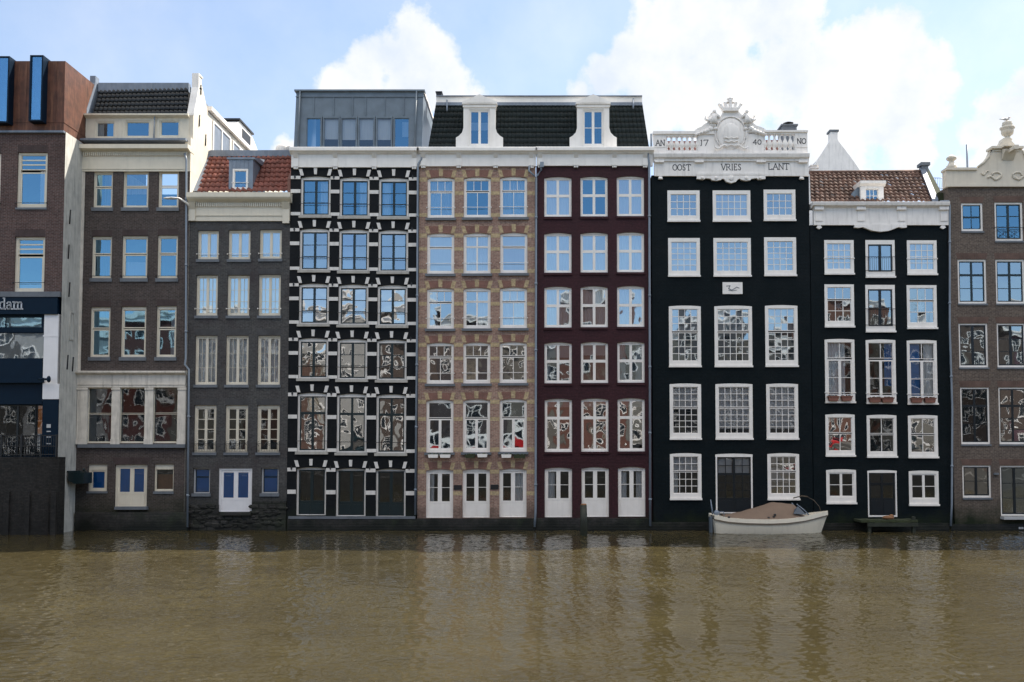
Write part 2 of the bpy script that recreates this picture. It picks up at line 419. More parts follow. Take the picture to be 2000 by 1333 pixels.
# ------------------------------------------------------------------ mesh collector
class MB:
    def __init__(s): s.v = []; s.f = []; s.sm = []
    def face(s, pts, smooth=False):
        b = len(s.v); s.v += [tuple(p) for p in pts]; s.f.append(tuple(range(b, b + len(pts)))); s.sm.append(smooth); return s
    def box(s, x0, x1, y0, y1, z0, z1):
        if x0 > x1: x0, x1 = x1, x0
        if y0 > y1: y0, y1 = y1, y0
        if z0 > z1: z0, z1 = z1, z0
        b = len(s.v)
        s.v += [(x0, y0, z0), (x1, y0, z0), (x1, y1, z0), (x0, y1, z0), (x0, y0, z1), (x1, y0, z1), (x1, y1, z1), (x0, y1, z1)]
        for q in ((0, 3, 2, 1), (4, 5, 6, 7), (0, 1, 5, 4), (1, 2, 6, 5), (2, 3, 7, 6), (3, 0, 4, 7)):
            s.f.append(tuple(b + i for i in q)); s.sm.append(False)
        return s
    def prism(s, poly, y0, y1):
        """polygon of (x, z) counter-clockwise seen from the front (-y), pulled from y0 (front) to y1"""
        n = len(poly); b = len(s.v)
        s.v += [(x, y0, z) for x, z in poly] + [(x, y1, z) for x, z in poly]
        s.f.append(tuple(b + i for i in range(n))); s.sm.append(False)
        s.f.append(tuple(b + n + i for i in reversed(range(n)))); s.sm.append(False)
        for i in range(n):
            j = (i + 1) % n
            s.f.append((b + j, b + i, b + n + i, b + n + j)); s.sm.append(False)
        return s
    def prism_x(s, poly, x0, x1):
        """polygon of (y, z) pulled along x"""
        n = len(poly); b = len(s.v)
        s.v += [(x0, y, z) for y, z in poly] + [(x1, y, z) for y, z in poly]
        s.f.append(tuple(b + i for i in reversed(range(n)))); s.sm.append(False)
        s.f.append(tuple(b + n + i for i in range(n))); s.sm.append(False)
        for i in range(n):
            j = (i + 1) % n
            s.f.append((b + i, b + j, b + n + j, b + n + i)); s.sm.append(False)
        return s
    def tube(s, pts, r, n=8, smooth=True, cap=True):
        pts = [Vector(p) for p in pts]; rs = r if isinstance(r, (list, tuple)) else [r] * len(pts)
        rings = []
        for i, p in enumerate(pts):
            d = (pts[min(i + 1, len(pts) - 1)] - pts[max(i - 1, 0)])
            if d.length < 1e-9: d = Vector((0, 0, 1))
            d.normalize()
            a = Vector((0, 0, 1)) if abs(d.z) < 0.9 else Vector((1, 0, 0))
            u = d.cross(a).normalized(); w = d.cross(u)
            b = len(s.v)
            for k in range(n):
                t = 2 * math.pi * k / n
                s.v.append(tuple(p + (u * math.cos(t) + w * math.sin(t)) * rs[i]))
            rings.append(b)
        for i in range(len(rings) - 1):
            for k in range(n):
                k2 = (k + 1) % n
                s.f.append((rings[i] + k, rings[i] + k2, rings[i + 1] + k2, rings[i + 1] + k)); s.sm.append(smooth)
        if cap:
            s.f.append(tuple(rings[0] + k for k in reversed(range(n)))); s.sm.append(False)
            s.f.append(tuple(rings[-1] + k for k in range(n))); s.sm.append(False)
        return s
    def ball(s, c, rx, ry, rz, n=12, m=8):
        b = len(s.v)
        for j in range(m + 1):
            t = math.pi * j / m
            for i in range(n):
                a = 2 * math.pi * i / n
                s.v.append((c[0] + rx * math.sin(t) * math.cos(a), c[1] + ry * math.sin(t) * math.sin(a), c[2] + rz * math.cos(t)))
        for j in range(m):
            for i in range(n):
                i2 = (i + 1) % n
                s.f.append((b + j * n + i, b + (j + 1) * n + i, b + (j + 1) * n + i2, b + j * n + i2)); s.sm.append(True)
        return s
    def lathe(s, c, prof, n=14):
        """prof: list of (radius, z) from bottom to top around c"""
        s.tube([(c[0], c[1], c[2] + z) for r, z in prof], [max(r, 0.002) for r, z in prof], n); return s
    def stroke(s, pts, w, y0, y1):
        for (ax, az), (bx, bz) in zip(pts, pts[1:]):
            dx, dz = bx - ax, bz - az; l = math.hypot(dx, dz)
            if l < 1e-9: continue
            dx /= l; dz /= l; e = w * 0.35
            nx, nz = -dz * w / 2, dx * w / 2
            ax2, az2, bx2, bz2 = ax - dx * e, az - dz * e, bx + dx * e, bz + dz * e
            s.prism([(ax2 - nx, az2 - nz), (bx2 - nx, bz2 - nz), (bx2 + nx, bz2 + nz), (ax2 + nx, az2 + nz)], y0, y1)
        return s
    def build(s, name, m, parent=None, origin=None):
        o0 = Vector(origin) if origin is not None else (Vector(parent['_o']) if parent is not None and '_o' in parent else Vector((0, 0, 0)))
        me = bpy.data.meshes.new(name)
        me.from_pydata([(x - o0.x, y - o0.y, z - o0.z) for x, y, z in s.v], [], s.f)
        me.polygons.foreach_set('use_smooth', s.sm)
        if m is not None: me.materials.append(m)
        me.update()
        o = bpy.data.objects.new(name, me)
        COL.objects.link(o)
        if parent is not None:
            o.parent = parent
            o['_o'] = tuple(o0)
        else:
            o.location = o0
            o['_o'] = tuple(o0)
        return o


def tag(o, label=None, cat=None, group=None, kind=None):
    if label: o['label'] = label
    if cat: o['category'] = cat
    if group: o['group'] = group
    if kind: o['kind'] = kind
    return o


def thing(name, label, cat, loc, group=None):
    o = bpy.data.objects.new(name, None)
    COL.objects.link(o); o.location = loc; o.empty_display_size = 0.2
    o['_o'] = tuple(loc)
    return tag(o, label, cat, group)


def tiles(mb, A, B, C, D, rows, cols, amp=0.035, lap=0.045, jit=0.006):
    """pantiles on the slope A (bottom left) B (bottom right) C (top right) D (top left)"""
    A, B, C, D = map(Vector, (A, B, C, D))
    nrm = (B - A).cross(D - A).normalized()
    SUB = 6
    for r in range(rows):
        v0, v1 = r / rows, (r + 1) / rows
        n = cols * SUB
        low, up = [], []
        for i in range(n + 1):
            u = i / n
            c = i // SUB
            ph = (i % SUB) / SUB
            h = amp * (math.sin(2 * math.pi * ph) * 0.8 + 0.35 * math.sin(4 * math.pi * ph + 0.6))
            j = mnoise.noise(Vector((c * 1.7, r * 2.3, A.x))) * jit * 3
            pl = A.lerp(B, u).lerp(D.lerp(C, u), v0)
            pu = A.lerp(B, u).lerp(D.lerp(C, u), min(1, v1 + 0.1 / rows))
            low.append(pl + nrm * (h + lap + j)); up.append(pu + nrm * (h))
        b = len(mb.v)
        mb.v += [tuple(p) for p in low] + [tuple(p) for p in up] + [tuple(p - nrm * lap * 0.9) for p in low]
        for i in range(n):
            mb.f.append((b + i, b + i + 1, b + n + 1 + i + 1, b + n + 1 + i)); mb.sm.append(True)
            mb.f.append((b + 2 * (n + 1) + i, b + 2 * (n + 1) + i + 1, b + i + 1, b + i)); mb.sm.append(False)
    return mb


GL = {
    'O': [[(0.5 + 0.5 * math.cos(t * math.pi / 7), 0.5 + 0.5 * math.sin(t * math.pi / 7)) for t in range(15)]],
    'S': [[(0.78, 0.85), (0.55, 1), (0.25, 0.95), (0.15, 0.75), (0.3, 0.58), (0.65, 0.42), (0.8, 0.22), (0.65, 0.03), (0.35, 0), (0.12, 0.15)]],
    'T': [[(0, 1), (1, 1)], [(0.5, 1), (0.5, 0)], [(0, 1), (0, .88)], [(1, 1), (1, .88)], [(.35, 0), (.65, 0)]],
    'V': [[(0, 1), (0.5, 0), (1, 1)], [(-.1, 1), (.15, 1)], [(.85, 1), (1.1, 1)]],
    'R': [[(0.1, 0), (0.1, 1), (0.6, 1), (0.8, 0.85), (0.75, 0.62), (0.55, 0.5), (0.1, 0.5)], [(0.45, 0.5), (0.95, 0)], [(-.05, 0), (.25, 0)]],
    'I': [[(0.5, 0), (0.5, 1)], [(.3, 0), (.7, 0)], [(.3, 1), (.7, 1)]],
    'E': [[(0.85, 1), (0.15, 1), (0.15, 0), (0.85, 0)], [(0.15, 0.52), (0.7, 0.52)], [(.85, 1), (.85, .86)], [(.85, 0), (.85, .14)]],
    'L': [[(0.1, 1), (0.1, 0), (0.85, 0), (.9, .18)], [(-.05, 1), (.25, 1)]],
    'A': [[(0, 0), (0.5, 1), (1, 0)], [(0.22, 0.4), (0.78, 0.4)], [(-.1, 0), (.12, 0)], [(.88, 0), (1.1, 0)]],
    'N': [[(0.08, 0), (0.08, 1), (0.92, 0), (0.92, 1)], [(-.05, 0), (.2, 0)], [(.8, 1), (1.05, 1)]],
    '1': [[(0.25, 0.0), (0.45, 0.05), (0.55, 0.2), (0.55, 1), (.35, .9)]],
    '7': [[(0.05, 1), (0.9, 1), (0.35, 0)], [(.05, 1), (.05, .88)]],
    '4': [[(0.7, 0), (0.7, 1), (0.0, 0.35), (0.95, 0.35)]],
    '0': [[(0.5 + 0.45 * math.cos(t * math.pi / 7), 0.5 + 0.45 * math.sin(t * math.pi / 7)) for t in range(15)]],
    'd': [[(0.8, 0.62), (0.6, 0.7), (0.3, 0.68), (0.1, 0.5), (0.1, 0.22), (0.3, 0.02), (0.6, 0.02), (0.8, 0.16)], [(0.82, 1.08), (0.82, 0), (1.02, 0)], [(0.62, 1.08), (0.82, 1.08)]],
    'a': [[(0.15, 0.55), (0.35, 0.7), (0.62, 0.68), (0.78, 0.52), (0.78, 0.06), (.95, 0.0)], [(0.78, 0.4), (0.4, 0.4), (0.12, 0.26), (0.15, 0.07), (0.4, 0), (0.65, 0.06), (0.78, 0.2)]],
    'm': [[(0.0, 0.7), (0.14, 0.7), (0.14, 0.0)], [(0.14, 0.5), (0.3, 0.68), (0.46, 0.68), (0.55, 0.55), (0.55, 0)], [(0.55, 0.5), (0.7, 0.68), (0.86, 0.68), (0.95, 0.55), (0.95, 0)],
          [(0, 0), (.28, 0)], [(.42, 0), (.68, 0)], [(.84, 0), (1.1, 0)]],
}


def write(text, x0, x1, z0, z1, w, y0, y1, gap=0.28):
    """letters of the text spread over x0..x1"""
    mb = MB()
    wd = {'I': 0.45, '1': 0.6, 'm': 1.5, 'S': 0.8, 'E': .8, 'L': .8}
    tot = sum(wd.get(c, 1.0) for c in text) + gap * (len(text) - 1)
    k = (x1 - x0) / tot
    x = x0
    for c in text:
        cw = wd.get(c, 1.0) * k
        for pl in GL[c]:
            mb.stroke([(x + u * cw, z0 + v * (z1 - z0)) for u, v in pl], w, y0, y1)
        x += cw + gap * k
    return mb

# ------------------------------------------------------------------ house kit
class House:
    def __init__(s, name, label, x0, x1, top, Y, wallmat, depth=12.0, cat='canal house', group='canal houses along the water', ymid=650, z0=-0.6, flat=True):
        s.Y = Y; s.x0 = P(x0, ymid, Y).x + 0.004; s.x1 = P(x1, ymid, Y).x - 0.004
        s.zt = P((x0 + x1) / 2, top, Y).z; s.z0 = z0; s.depth = depth; s.wm = wallmat; s.flat = flat
        s.k = (45 + Y) / F
        s.root = thing(name, label, cat, ((s.x0 + s.x1) / 2, Y, 0), group)
        s.holes = []; s.rows = set()

    def part(s, mb, name, mat, parent=None, label=None):
        o = mb.build(name, M[mat] if isinstance(mat, str) else mat, parent or s.root)
        if label: o['label'] = label
        return o

    def box(s, name, mat, r, y0, y1, parent=None):
        """r in photo px measured at depth Y + y0"""
        x0, x1, z0, z1 = rect(r, s.Y + y0)
        return s.part(MB().box(x0, x1, s.Y + y0, s.Y + y1, z0, z1), name, mat, parent)

    def win(s, r, pat, fm='white', sm=None, fr=(4, 4, 5), rec=0.09, rise=0, sill=None, gl='glass_clear', cur=(), name='window', bar=1.2, sf=2.2,
            panel=None, rail=None, arch=None, hole=True, world=None, head=None):
        k = s.k; Y = s.Y
        x0, x1, z0, z1 = world or rect(r, Y)
        rise *= k
        if hole: s.holes.append((x0, x1, z0, z1, rise))
        s.rows.add(round(z0, 1))
        fs, ft, fb = (q * k for q in fr)
        yf = Y + rec
        e = 0.012
        W_, H_ = x1 - x0, z1 - z0
        arc = lambda u, add=0.0: z1 + add - rise * (2 * u - 1) ** 2
        xi0, xi1, zi0, zi1 = x0 + fs, x1 - fs, z0 + fb, z1 - ft
        mb = MB()
        mb.box(x0 - e, xi0, yf, yf + 0.13, z0 - e, zi1)
        mb.box(xi1, x1 + e, yf, yf + 0.13, z0 - e, zi1)
        mb.box(xi0, xi1, yf + 0.002, yf + 0.13, z0 - e, zi0)
        pol = [(x0 - e, zi1), (x1 + e, zi1)] + ([(x0 - e + (W_ + 2 * e) * (1 - i / 10), arc(1 - i / 10, e)) for i in range(11)] if rise else [(x1 + e, z1 + e), (x0 - e, z1 + e)])
        mb.prism(pol, yf - 0.001, yf + 0.13)
        w = s.part(mb, name, fm)
        ys = yf + 0.035
        sash = MB(); pane = MB(); pans = MB()
        rr = random.Random(int(abs(x0 * 91 + z0 * 13) * 100))
        Wi, Hi = xi1 - xi0, zi1 - zi0
        for g in pat:
            a0, a1 = xi0 + g[1] * Wi, xi0 + g[3] * Wi
            c1, c0 = zi1 - g[2] * Hi, zi1 - g[4] * Hi
            if g[0] == 'p':
                pans.box(a0, a1, ys + 0.012, ys + 0.05, c0, c1)
                i_ = 2.4 * k
                pans.box(a0 + i_, a1 - i_, ys - 0.004, ys + 0.011, c0 + i_, c1 - i_)
                continue
            cols, rws = g[5], g[6]
            f = (g[7] if len(g) > 7 else sf) * k
            bw = (g[8] if len(g) > 8 else bar) * k / 2
            if f > 0:
                sash.box(a0, a0 + f, ys, ys + 0.05, c0, c1); sash.box(a1 - f, a1, ys, ys + 0.05, c0, c1)
                sash.box(a0 + f, a1 - f, ys + 0.001, ys + 0.05, c0, c0 + f * 1.1); sash.box(a0 + f, a1 - f, ys + 0.001, ys + 0.05, c1 - f, c1)
            b0, b1, d0, d1 = a0 + f, a1 - f, c0 + f * 1.1, c1 - f
            for i in range(1, cols):
                x = b0 + (b1 - b0) * i / cols
                sash.box(x - bw, x + bw, ys + 0.004, ys + 0.04, d0, d1)
            for j in range(1, rws):
                z = d0 + (d1 - d0) * j / rws
                sash.box(b0, b1, ys + 0.007, ys + 0.038, z - bw, z + bw)
            for i in range(cols):
                for j in range(rws):
                    p0, p1 = b0 + (b1 - b0) * i / cols, b0 + (b1 - b0) * (i + 1) / cols
                    q0, q1 = d0 + (d1 - d0) * j / rws, d0 + (d1 - d0) * (j + 1) / rws
                    kt = {'glass_wavy': 0.008, 'glass_mid': 0.006}.get(gl, 0.004); tx, tz = rr.uniform(-1, 1) * kt * (p1 - p0), rr.uniform(-1, 1) * kt * (q1 - q0)
                    y = ys + 0.027
                    pane.face([(p0, y - tx - tz, q0), (p1, y + tx - tz, q0), (p1, y + tx + tz, q1), (p0, y - tx + tz, q1)])
        if sash.f: s.part(sash, 'sash', sm or fm, w)
        if pane.f: s.part(pane, 'pane', gl, w)
        if pans.f: s.part(pans, 'panel', panel or sm or fm, w)
        if sill:
            sm_, sh, so, sp = sill
            sb = MB().box(x0 - so * k, x1 + so * k, Y - sp, Y + max(rec, 0.03) + 0.1, z0 - sh * k, z0 - 0.002)
            s.part(sb, 'sill', sm_, w)
        if rail:
            ms, v = rail
            z = z1 - v * H_
            rb = MB().tube([(x0 - 0.03, Y - 0.05, z), (x1 + 0.03, Y - 0.05, z)], 0.014, 6)
            rb.box(x0 - 0.04, x0 - 0.02, Y - 0.06, Y + 0.02, z - 0.03, z + 0.03).box(x1 + 0.02, x1 + 0.04, Y - 0.06, Y + 0.02, z - 0.03, z + 0.03)
            s.part(rb, 'guard_bar', ms, w)
        for c in cur:
            kind, u0, u1, v0, v1, cm = c
            a0, a1 = xi0 + u0 * Wi, xi0 + u1 * Wi; c1, c0 = zi1 - v0 * Hi, zi1 - v1 * Hi
            y = yf + 0.20
            cb = MB()
            if kind == 'c':
                n = max(8, int((a1 - a0) / 0.02)); b = 0; ph = rr.uniform(0, 6)
                for i in range(n + 1):
                    x = a0 + (a1 - a0) * i / n
                    yy = y + 0.035 * math.sin(x * 48 + ph) + 0.02 * math.sin(x * 21 + ph * 2)
                    cb.v += [(x, yy, c0), (x, yy - 0.01, c1)]
                for i in range(n):
                    cb.f.append((2 * i, 2 * i + 2, 2 * i + 3, 2 * i + 1)); cb.sm.append(True)
                s.part(cb, 'curtain', cm, w)
            else:
                cb.box(a0, a1, y - 0.03 if kind == 'b' else yf + 0.078, y - 0.025 if kind == 'b' else yf + 0.082, c0, c1)
                s.part(cb, 'window_blind' if kind == 'b' else 'window_film', cm, w)
        if arch:
            am, ah, n, spread = arch
            ab = MB(); h = ah * k
            for i in range(n):
                u0_, u1_ = (i + 0.06) / n, (i + 0.94) / n
                def pt(u, t):
                    x = x0 + u * W_ + (u - 0.5) * spread * k * t * 2
                    z = z1 + 0.012 - rise * (2 * u - 1) ** 2 * (1 - 0.5 * t) + t * h
                    return (x, z)
                ab.prism([pt(u0_, 0), pt(u1_, 0), pt(u1_, 1), pt(u0_, 1)], Y - 0.006, Y + 0.01)
            s.part(ab, 'brick_arch', am, w)
        return w

    def wall(s, z1=None, z0=None, sidew=None, cut_left=True):
        zt = z1 if z1 is not None else s.zt
        zb = z0 if z0 is not None else s.z0
        xs = sorted({s.x0, s.x1} | {h[0] for h in s.holes} | {h[1] for h in s.holes})
        zs = sorted({zb, zt} | {h[2] for h in s.holes} | {min(h[3], zt) for h in s.holes})
        xs = [x for x in xs if s.x0 <= x <= s.x1]
        mb = MB(); Y = s.Y; D = 0.3
        for i in range(len(xs) - 1):
            xm = (xs[i] + xs[i + 1]) / 2
            if xs[i + 1] - xs[i] < 1e-6: continue
            start = None
            for j in range(len(zs) - 1):
                zm = (zs[j] + zs[j + 1]) / 2
                inh = any(h[0] < xm < h[1] and h[2] < zm < h[3] for h in s.holes)
                if not inh:
                    if start is None: start = zs[j]
                if start is not None and (inh or j == len(zs) - 2):
                    end = zs[j] if inh else zs[j + 1]
                    mb.face([(xs[i], Y, start), (xs[i + 1], Y, start), (xs[i + 1], Y, end), (xs[i], Y, end)])
                    start = None
        for hx0, hx1, hz0, hz1, rise in s.holes:
            mb.face([(hx0, Y, hz0), (hx0, Y, hz1 - rise), (hx0, Y + D, hz1 - rise), (hx0, Y + D, hz0)])
            mb.face([(hx1, Y, hz1 - rise), (hx1, Y, hz0), (hx1, Y + D, hz0), (hx1, Y + D, hz1 - rise)])
            mb.face([(hx0, Y, hz0), (hx0, Y + D, hz0), (hx1, Y + D, hz0), (hx1, Y, hz0)])
            if rise:
                n = 10
                az = lambda u: hz1 - rise * (2 * u - 1) ** 2
                for i in range(n):
                    u0, u1 = i / n, (i + 1) / n
                    xa, xb = hx0 + u0 * (hx1 - hx0), hx0 + u1 * (hx1 - hx0)
                    mb.face([(xa, Y, az(u0)), (xb, Y, az(u1)), (xb, Y, hz1 + 1e-4), (xa, Y, hz1 + 1e-4)])
                    mb.face([(xa, Y, az(u0)), (xa, Y + D, az(u0)), (xb, Y + D, az(u1)), (xb, Y, az(u1))])
            else:
                mb.face([(hx0, Y, hz1), (hx1, Y, hz1), (hx1, Y + D, hz1), (hx0, Y + D, hz1)])
        s.part(mb, 'wall', s.wm)
        d = s.depth
        sb = MB()
        sb.face([(s.x0, Y, zb), (s.x0, Y, zt), (s.x0, Y + d, zt), (s.x0, Y + d, zb)])
        sb.face([(s.x1, Y, zb), (s.x1, Y + d, zb), (s.x1, Y + d, zt), (s.x1, Y, zt)])
        sb.face([(s.x0, Y + d, zb), (s.x0, Y + d, zt), (s.x1, Y + d, zt), (s.x1, Y + d, zb)])
        s.part(sb, 'side_wall', sidew or s.wm)
        if s.flat:
            s.part(MB().box(s.x0 + 0.02, s.x1 - 0.02, Y + 0.05, Y + d - 0.05, zt - 0.12, zt - 0.02), 'roof', 'lead')
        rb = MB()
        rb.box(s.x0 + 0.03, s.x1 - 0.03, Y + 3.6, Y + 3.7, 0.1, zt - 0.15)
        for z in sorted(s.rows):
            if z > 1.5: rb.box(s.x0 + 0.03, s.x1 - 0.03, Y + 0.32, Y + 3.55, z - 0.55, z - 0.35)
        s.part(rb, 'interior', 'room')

    def cornice(s, r, name='cornice', mat='cream', ledge=0.35, brackets=(), proud=0.10, bw=10, ledge_px=9, feet=True):
        """frieze board with a moulded ledge on top; brackets: px x-positions"""
        x0, x1, z0, z1 = rect(r, s.Y - proud)
        k = s.k; Y = s.Y; lp = ledge_px * k
        zc = z1 - lp
        mb = MB()
        mb.box(x0, x1, Y - proud, Y + 0.1, z0, zc - 0.02)
        mb.prism_x([(Y - proud - 0.02, zc - 0.06), (Y - ledge * 0.6, zc - 0.015), (Y - ledge * 0.6, zc), (Y - ledge, zc + lp * 0.25), (Y - ledge, zc + lp * 0.8), (Y - ledge * 0.93, zc + lp), (Y + 0.3, zc + lp + 0.01), (Y + 0.3, zc - 0.06)], x0 - 0.05, x1 + 0.05)
        for bx in brackets:
            xb = P(bx, (r[1] + r[3]) / 2, Y - proud).x
            h = bw * k / 2
            mb.box(xb - h, xb + h, Y - proud - 0.05, Y - proud + 0.01, z0 + 0.02, zc - 0.08)
            mb.prism_x([(Y - proud - 0.06, zc - 0.25), (Y - ledge * 0.85, zc - 0.07), (Y - proud, zc - 0.07)], xb - h * 0.8, xb + h * 0.8)
            if feet:
                for q in (-0.6, 0, 0.6):
                    mb.box(xb + q * h - h * 0.22, xb + q * h + h * 0.22, Y - proud - 0.03, Y, z0 - 0.09, z0 + 0.01)
        return s.part(mb, name, mat)


def grid(cols, rows, sf=2.2): return [('g', 0, 0, 1, 1, cols, rows, sf)]
def dup3(H, rects, pat, **kw):
    for r in rects: H.win(r, pat, **kw)
def pipe(H, pts, name='downpipe', mat='pipe', r=0.055, yo=-0.14, brk=3.0):
    w = [P(x, y, H.Y + yo) for x, y in pts]
    mb = MB().tube(w, r, 8)
    for a, b in zip(w, w[1:]):
        n = int((a - b).length / brk)
        for i in range(n):
            q = a.lerp(b, (i + 0.6) / n)
            mb.tube([q - Vector((0, 0, 0.05)), q + Vector((0, 0, 0.05))], r * 1.35, 8)
            mb.box(q.x - 0.03, q.x + 0.03, q.y, H.Y + 0.02, q.z - 0.015, q.z + 0.015)
    return H.part(mb, name, mat)

C_FULL = [('c', 0, 1, 0, 1, 'curtain')]
C_SIDES = [('c', 0, 0.3, 0, 1, 'curtain'), ('c', 0.7, 1, 0, 1, 'curtain')]
C_LEFT = [('c', 0, 0.35, 0, 1, 'curtain')]
C_RIGHT = [('c', 0.65, 1, 0, 1, 'curtain')]
B_FULL = [('b', 0, 1, 0, 1, 'blind')]
B_TOP = lambda v: [('b', 0, 1, 0, v, 'blind')]
FILM = [('f', 0, 1, 0, 1, 'film_blue')]

# ================================================================== house 1: brick shop house with rusty steel top
H = House('canal_house', 'purple brick house with rusty steel roof storey, navy shopfront and dark quay wall', -70, 119, 258, -1.7, M['brick_purple'])
Yf = H.Y
louv = [('g', 0, 0, 1, 0.30, 1, 3, 1.5, 2.6), ('g', 0, 0.345, 1, 1, 1, 1, 2.5)]
for r in ((33, 298, 92, 406), (-52, 300, 1, 407), (28, 463, 87, 571), (-57, 464, -3, 572)):
    H.win(r, louv, fm='cream', fr=(5, 4, 6), sill=('sill', 4, 1, 0.05), rail=('iron', 0.92 if r[1] < 400 else 0.83), gl='glass_clear', arch=('arch_brown', 14, 18, 0),
          cur=[('c', 0.7, 1, 0.3, 1, 'curtain')] if r[1] < 400 else [('b', 0, 1, 0.82, 1, 'blind')])
zs = P(60, 578, Yf).z
zq = P(60, 893, Yf).z
H.wall(z0=zs, sidew=M['plaster'])
# lower storey: side walls go on down to the water
b = MB()
b.face([(H.x1, Yf, -0.6), (H.x1, Yf + 12, -0.6), (H.x1, Yf + 12, zs), (H.x1, Yf, zs)])
b.face([(H.x0, Yf, -0.6), (H.x0, Yf, zs), (H.x0, Yf + 12, zs), (H.x0, Yf + 12, -0.6)])
H.part(b, 'lower_side_wall', 'plaster')
# iron anchors and a blind niche in the plaster side wall
for zz, yy in ((11.6, 0.6), (13.4, 0.45), (8.1, 0.6), (8.05, 1.1), (15.1, 0.5)):
    H.part(MB().tube([(H.x1 + 0.03, Yf + yy, zz - 0.35), (H.x1 + 0.03, Yf + yy + 0.06, zz + 0.35)], 0.03, 6), 'wall_anchor', 'iron')
b = MB().box(H.x1, H.x1 + 0.05, Yf + 0.75, Yf + 1.15, 9.2, 9.28).box(H.x1, H.x1 + 0.05, Yf + 0.75, Yf + 1.15, 10.5, 10.58).box(H.x1, H.x1 + 0.05, Yf + 0.75, Yf + 0.82, 9.28, 10.5).box(H.x1, H.x1 + 0.05, Yf + 1.08, Yf + 1.15, 9.28, 10.5)
H.part(b, 'blind_niche', 'plaster')
# stone band over the shop, sign board, shop glazing
H.box('stone_band', 'sill', (-70, 570, 117, 580), -0.14, 0.2)
sb = H.box('sign_board', 'navy', (-70, 580, 112, 614), -0.10, 0.25)
x0, x1, z0, z1 = rect((-1, 584, 43, 604), Yf - 0.11)
H.part(write('dam', x0, x1, z0, z1 * 0.985 + z0 * 0.015, 0.055, Yf - 0.135, Yf - 0.095, 0.12), 'lettering', 'letter_white', sb)
b = MB()
x0, x1, z0, z1 = rect((85, 614, 113, 750), Yf); b.box(x0, x1, Yf, Yf + 0.5, z0, z1)
x0, x1, z2, z3 = rect((83, 750, 115, 780), Yf - 0.04); b.box(x0, x1, Yf - 0.04, Yf + 0.5, z2, z0)
x0, x1, z4, z5 = rect((84, 655, 114, 658), Yf - 0.015); b.box(x0, x1, Yf - 0.012, Yf + 0.1, z4, z5)
H.part(b, 'white_pillar', 'white_blue')
pl = H.box('navy_pillar', 'navy', (82, 780, 113, 893), -0.02, 0.5)
b = MB()
for y in (829, 842, 853, 866): 
    x0, x1, z0, z1 = rect((91, y, 99, y + (7 if y == 829 else 2)), Yf - 0.03); b.box(x0, x1, Yf - 0.035, Yf - 0.021, z0, z1)
H.part(b, 'notice_plate', 'grey_panel', pl)
H.win((-70, 614, 85, 648), [('g', 0, 0, 1, 1, 2, 1, 3)], fm='navy', fr=(4, 3, 6), rec=0.1, gl='glass_clear', hole=False, cur=B_FULL)
H.win((-70, 648, 84, 702), [('g', 0, 0, 1, 1, 1, 1, 0.5)], fm='navy', fr=(2, 2, 2), rec=0.12, gl='glass_mid', hole=False, cur=[('b', 0, 1, 0, 1, 'grey_panel')])
H.box('fascia', 'navy', (-70, 702, 83, 742), 0.06, 0.5)
H.box('awning_case', 'navy', (-70, 738, 84, 748), -0.12, 0.1)
b = MB(); p = P(84, 741, Yf - 0.3); b.tube([p - Vector((0.2, 0, 0)), p + Vector((0.25, 0, 0))], 0.05, 8); b.ball((p.x + 0.27, p.y, p.z), 0.09, 0.09, 0.16)
H.part(b, 'awning_arm', 'navy')
H.box('lower_fascia', 'navy', (-70, 748, 83, 790), 0.12, 0.5)
H.win((-70, 790, 83, 893), [('g', 0, 0, .35, 1, 1, 1, 2), ('g', .35, 0, .62, 1, 1, 1, 2), ('g', .62, 0, .86, 1, 1, 1, 2), ('g', .87, 0, 1, 1, 1, 1, 1)], fm='navy', sm='black_sash', fr=(1, 1, 1), rec=0.35, gl='glass_dark', hole=False,
      cur=[('f', .88, .995, 0, .56, 'orange'), ('f', .88, .995, 0.56, .85, 'grey_panel')])  # orange film: glow of the shop sign put in as plain colour
qb = MB()
x0, x1, z0, z1 = rect((-70, 893, 112, 1060), Yf - 0.5)
pts = [(x0, Yf - 0.75), (x1 - 0.9, Yf - 0.75), (x1 - 0.35, Yf - 0.62), (x1 - 0.05, Yf - 0.35), (x1 + 0.05, Yf + 0.05), (x0, Yf + 0.05)]
n = len(pts)
for i in range(n - 1):
    a, c = pts[i], pts[i + 1]
    qb.face([(a[0], a[1], -0.6), (c[0], c[1], -0.6), (c[0], c[1], zq), (a[0], a[1], zq)])
qb.face([(p[0], p[1], zq) for p in pts])
b2 = MB()
for px in (8, 48, 100): 
    x0_, x1_, a, c = rect((px, 900, px + 10, 1060), Yf - 0.8); b2.box(x0_, x1_, Yf - 0.83, Yf - 0.7, -0.5, 2.0)
qo = H.part(qb, 'quay_wall', 'quay')
H.part(b2, 'timber_fender', 'quay', qo)
b = MB()
for px in range(-70, 112, 5):
    q = P(px, 870, Yf - 0.45); b.tube([(q.x, q.y, zq), (q.x, q.y, zq + 1.0)], 0.012, 5)
for zz in (zq + 0.12, zq + 0.5, zq + 1.0):
    b.tube([(P(-70, 870, Yf - .45).x, Yf - 0.45, zz), (P(110, 870, Yf - .45).x, Yf - 0.45, zz)], 0.022, 6)
for px in (-40, 3, 42, 80, 110):
    q = P(px, 870, Yf - 0.45); b.box(q.x - 0.035, q.x + 0.035, q.y - 0.035, q.y + 0.035, zq, zq + 1.05)
H.part(b, 'balustrade', 'iron')
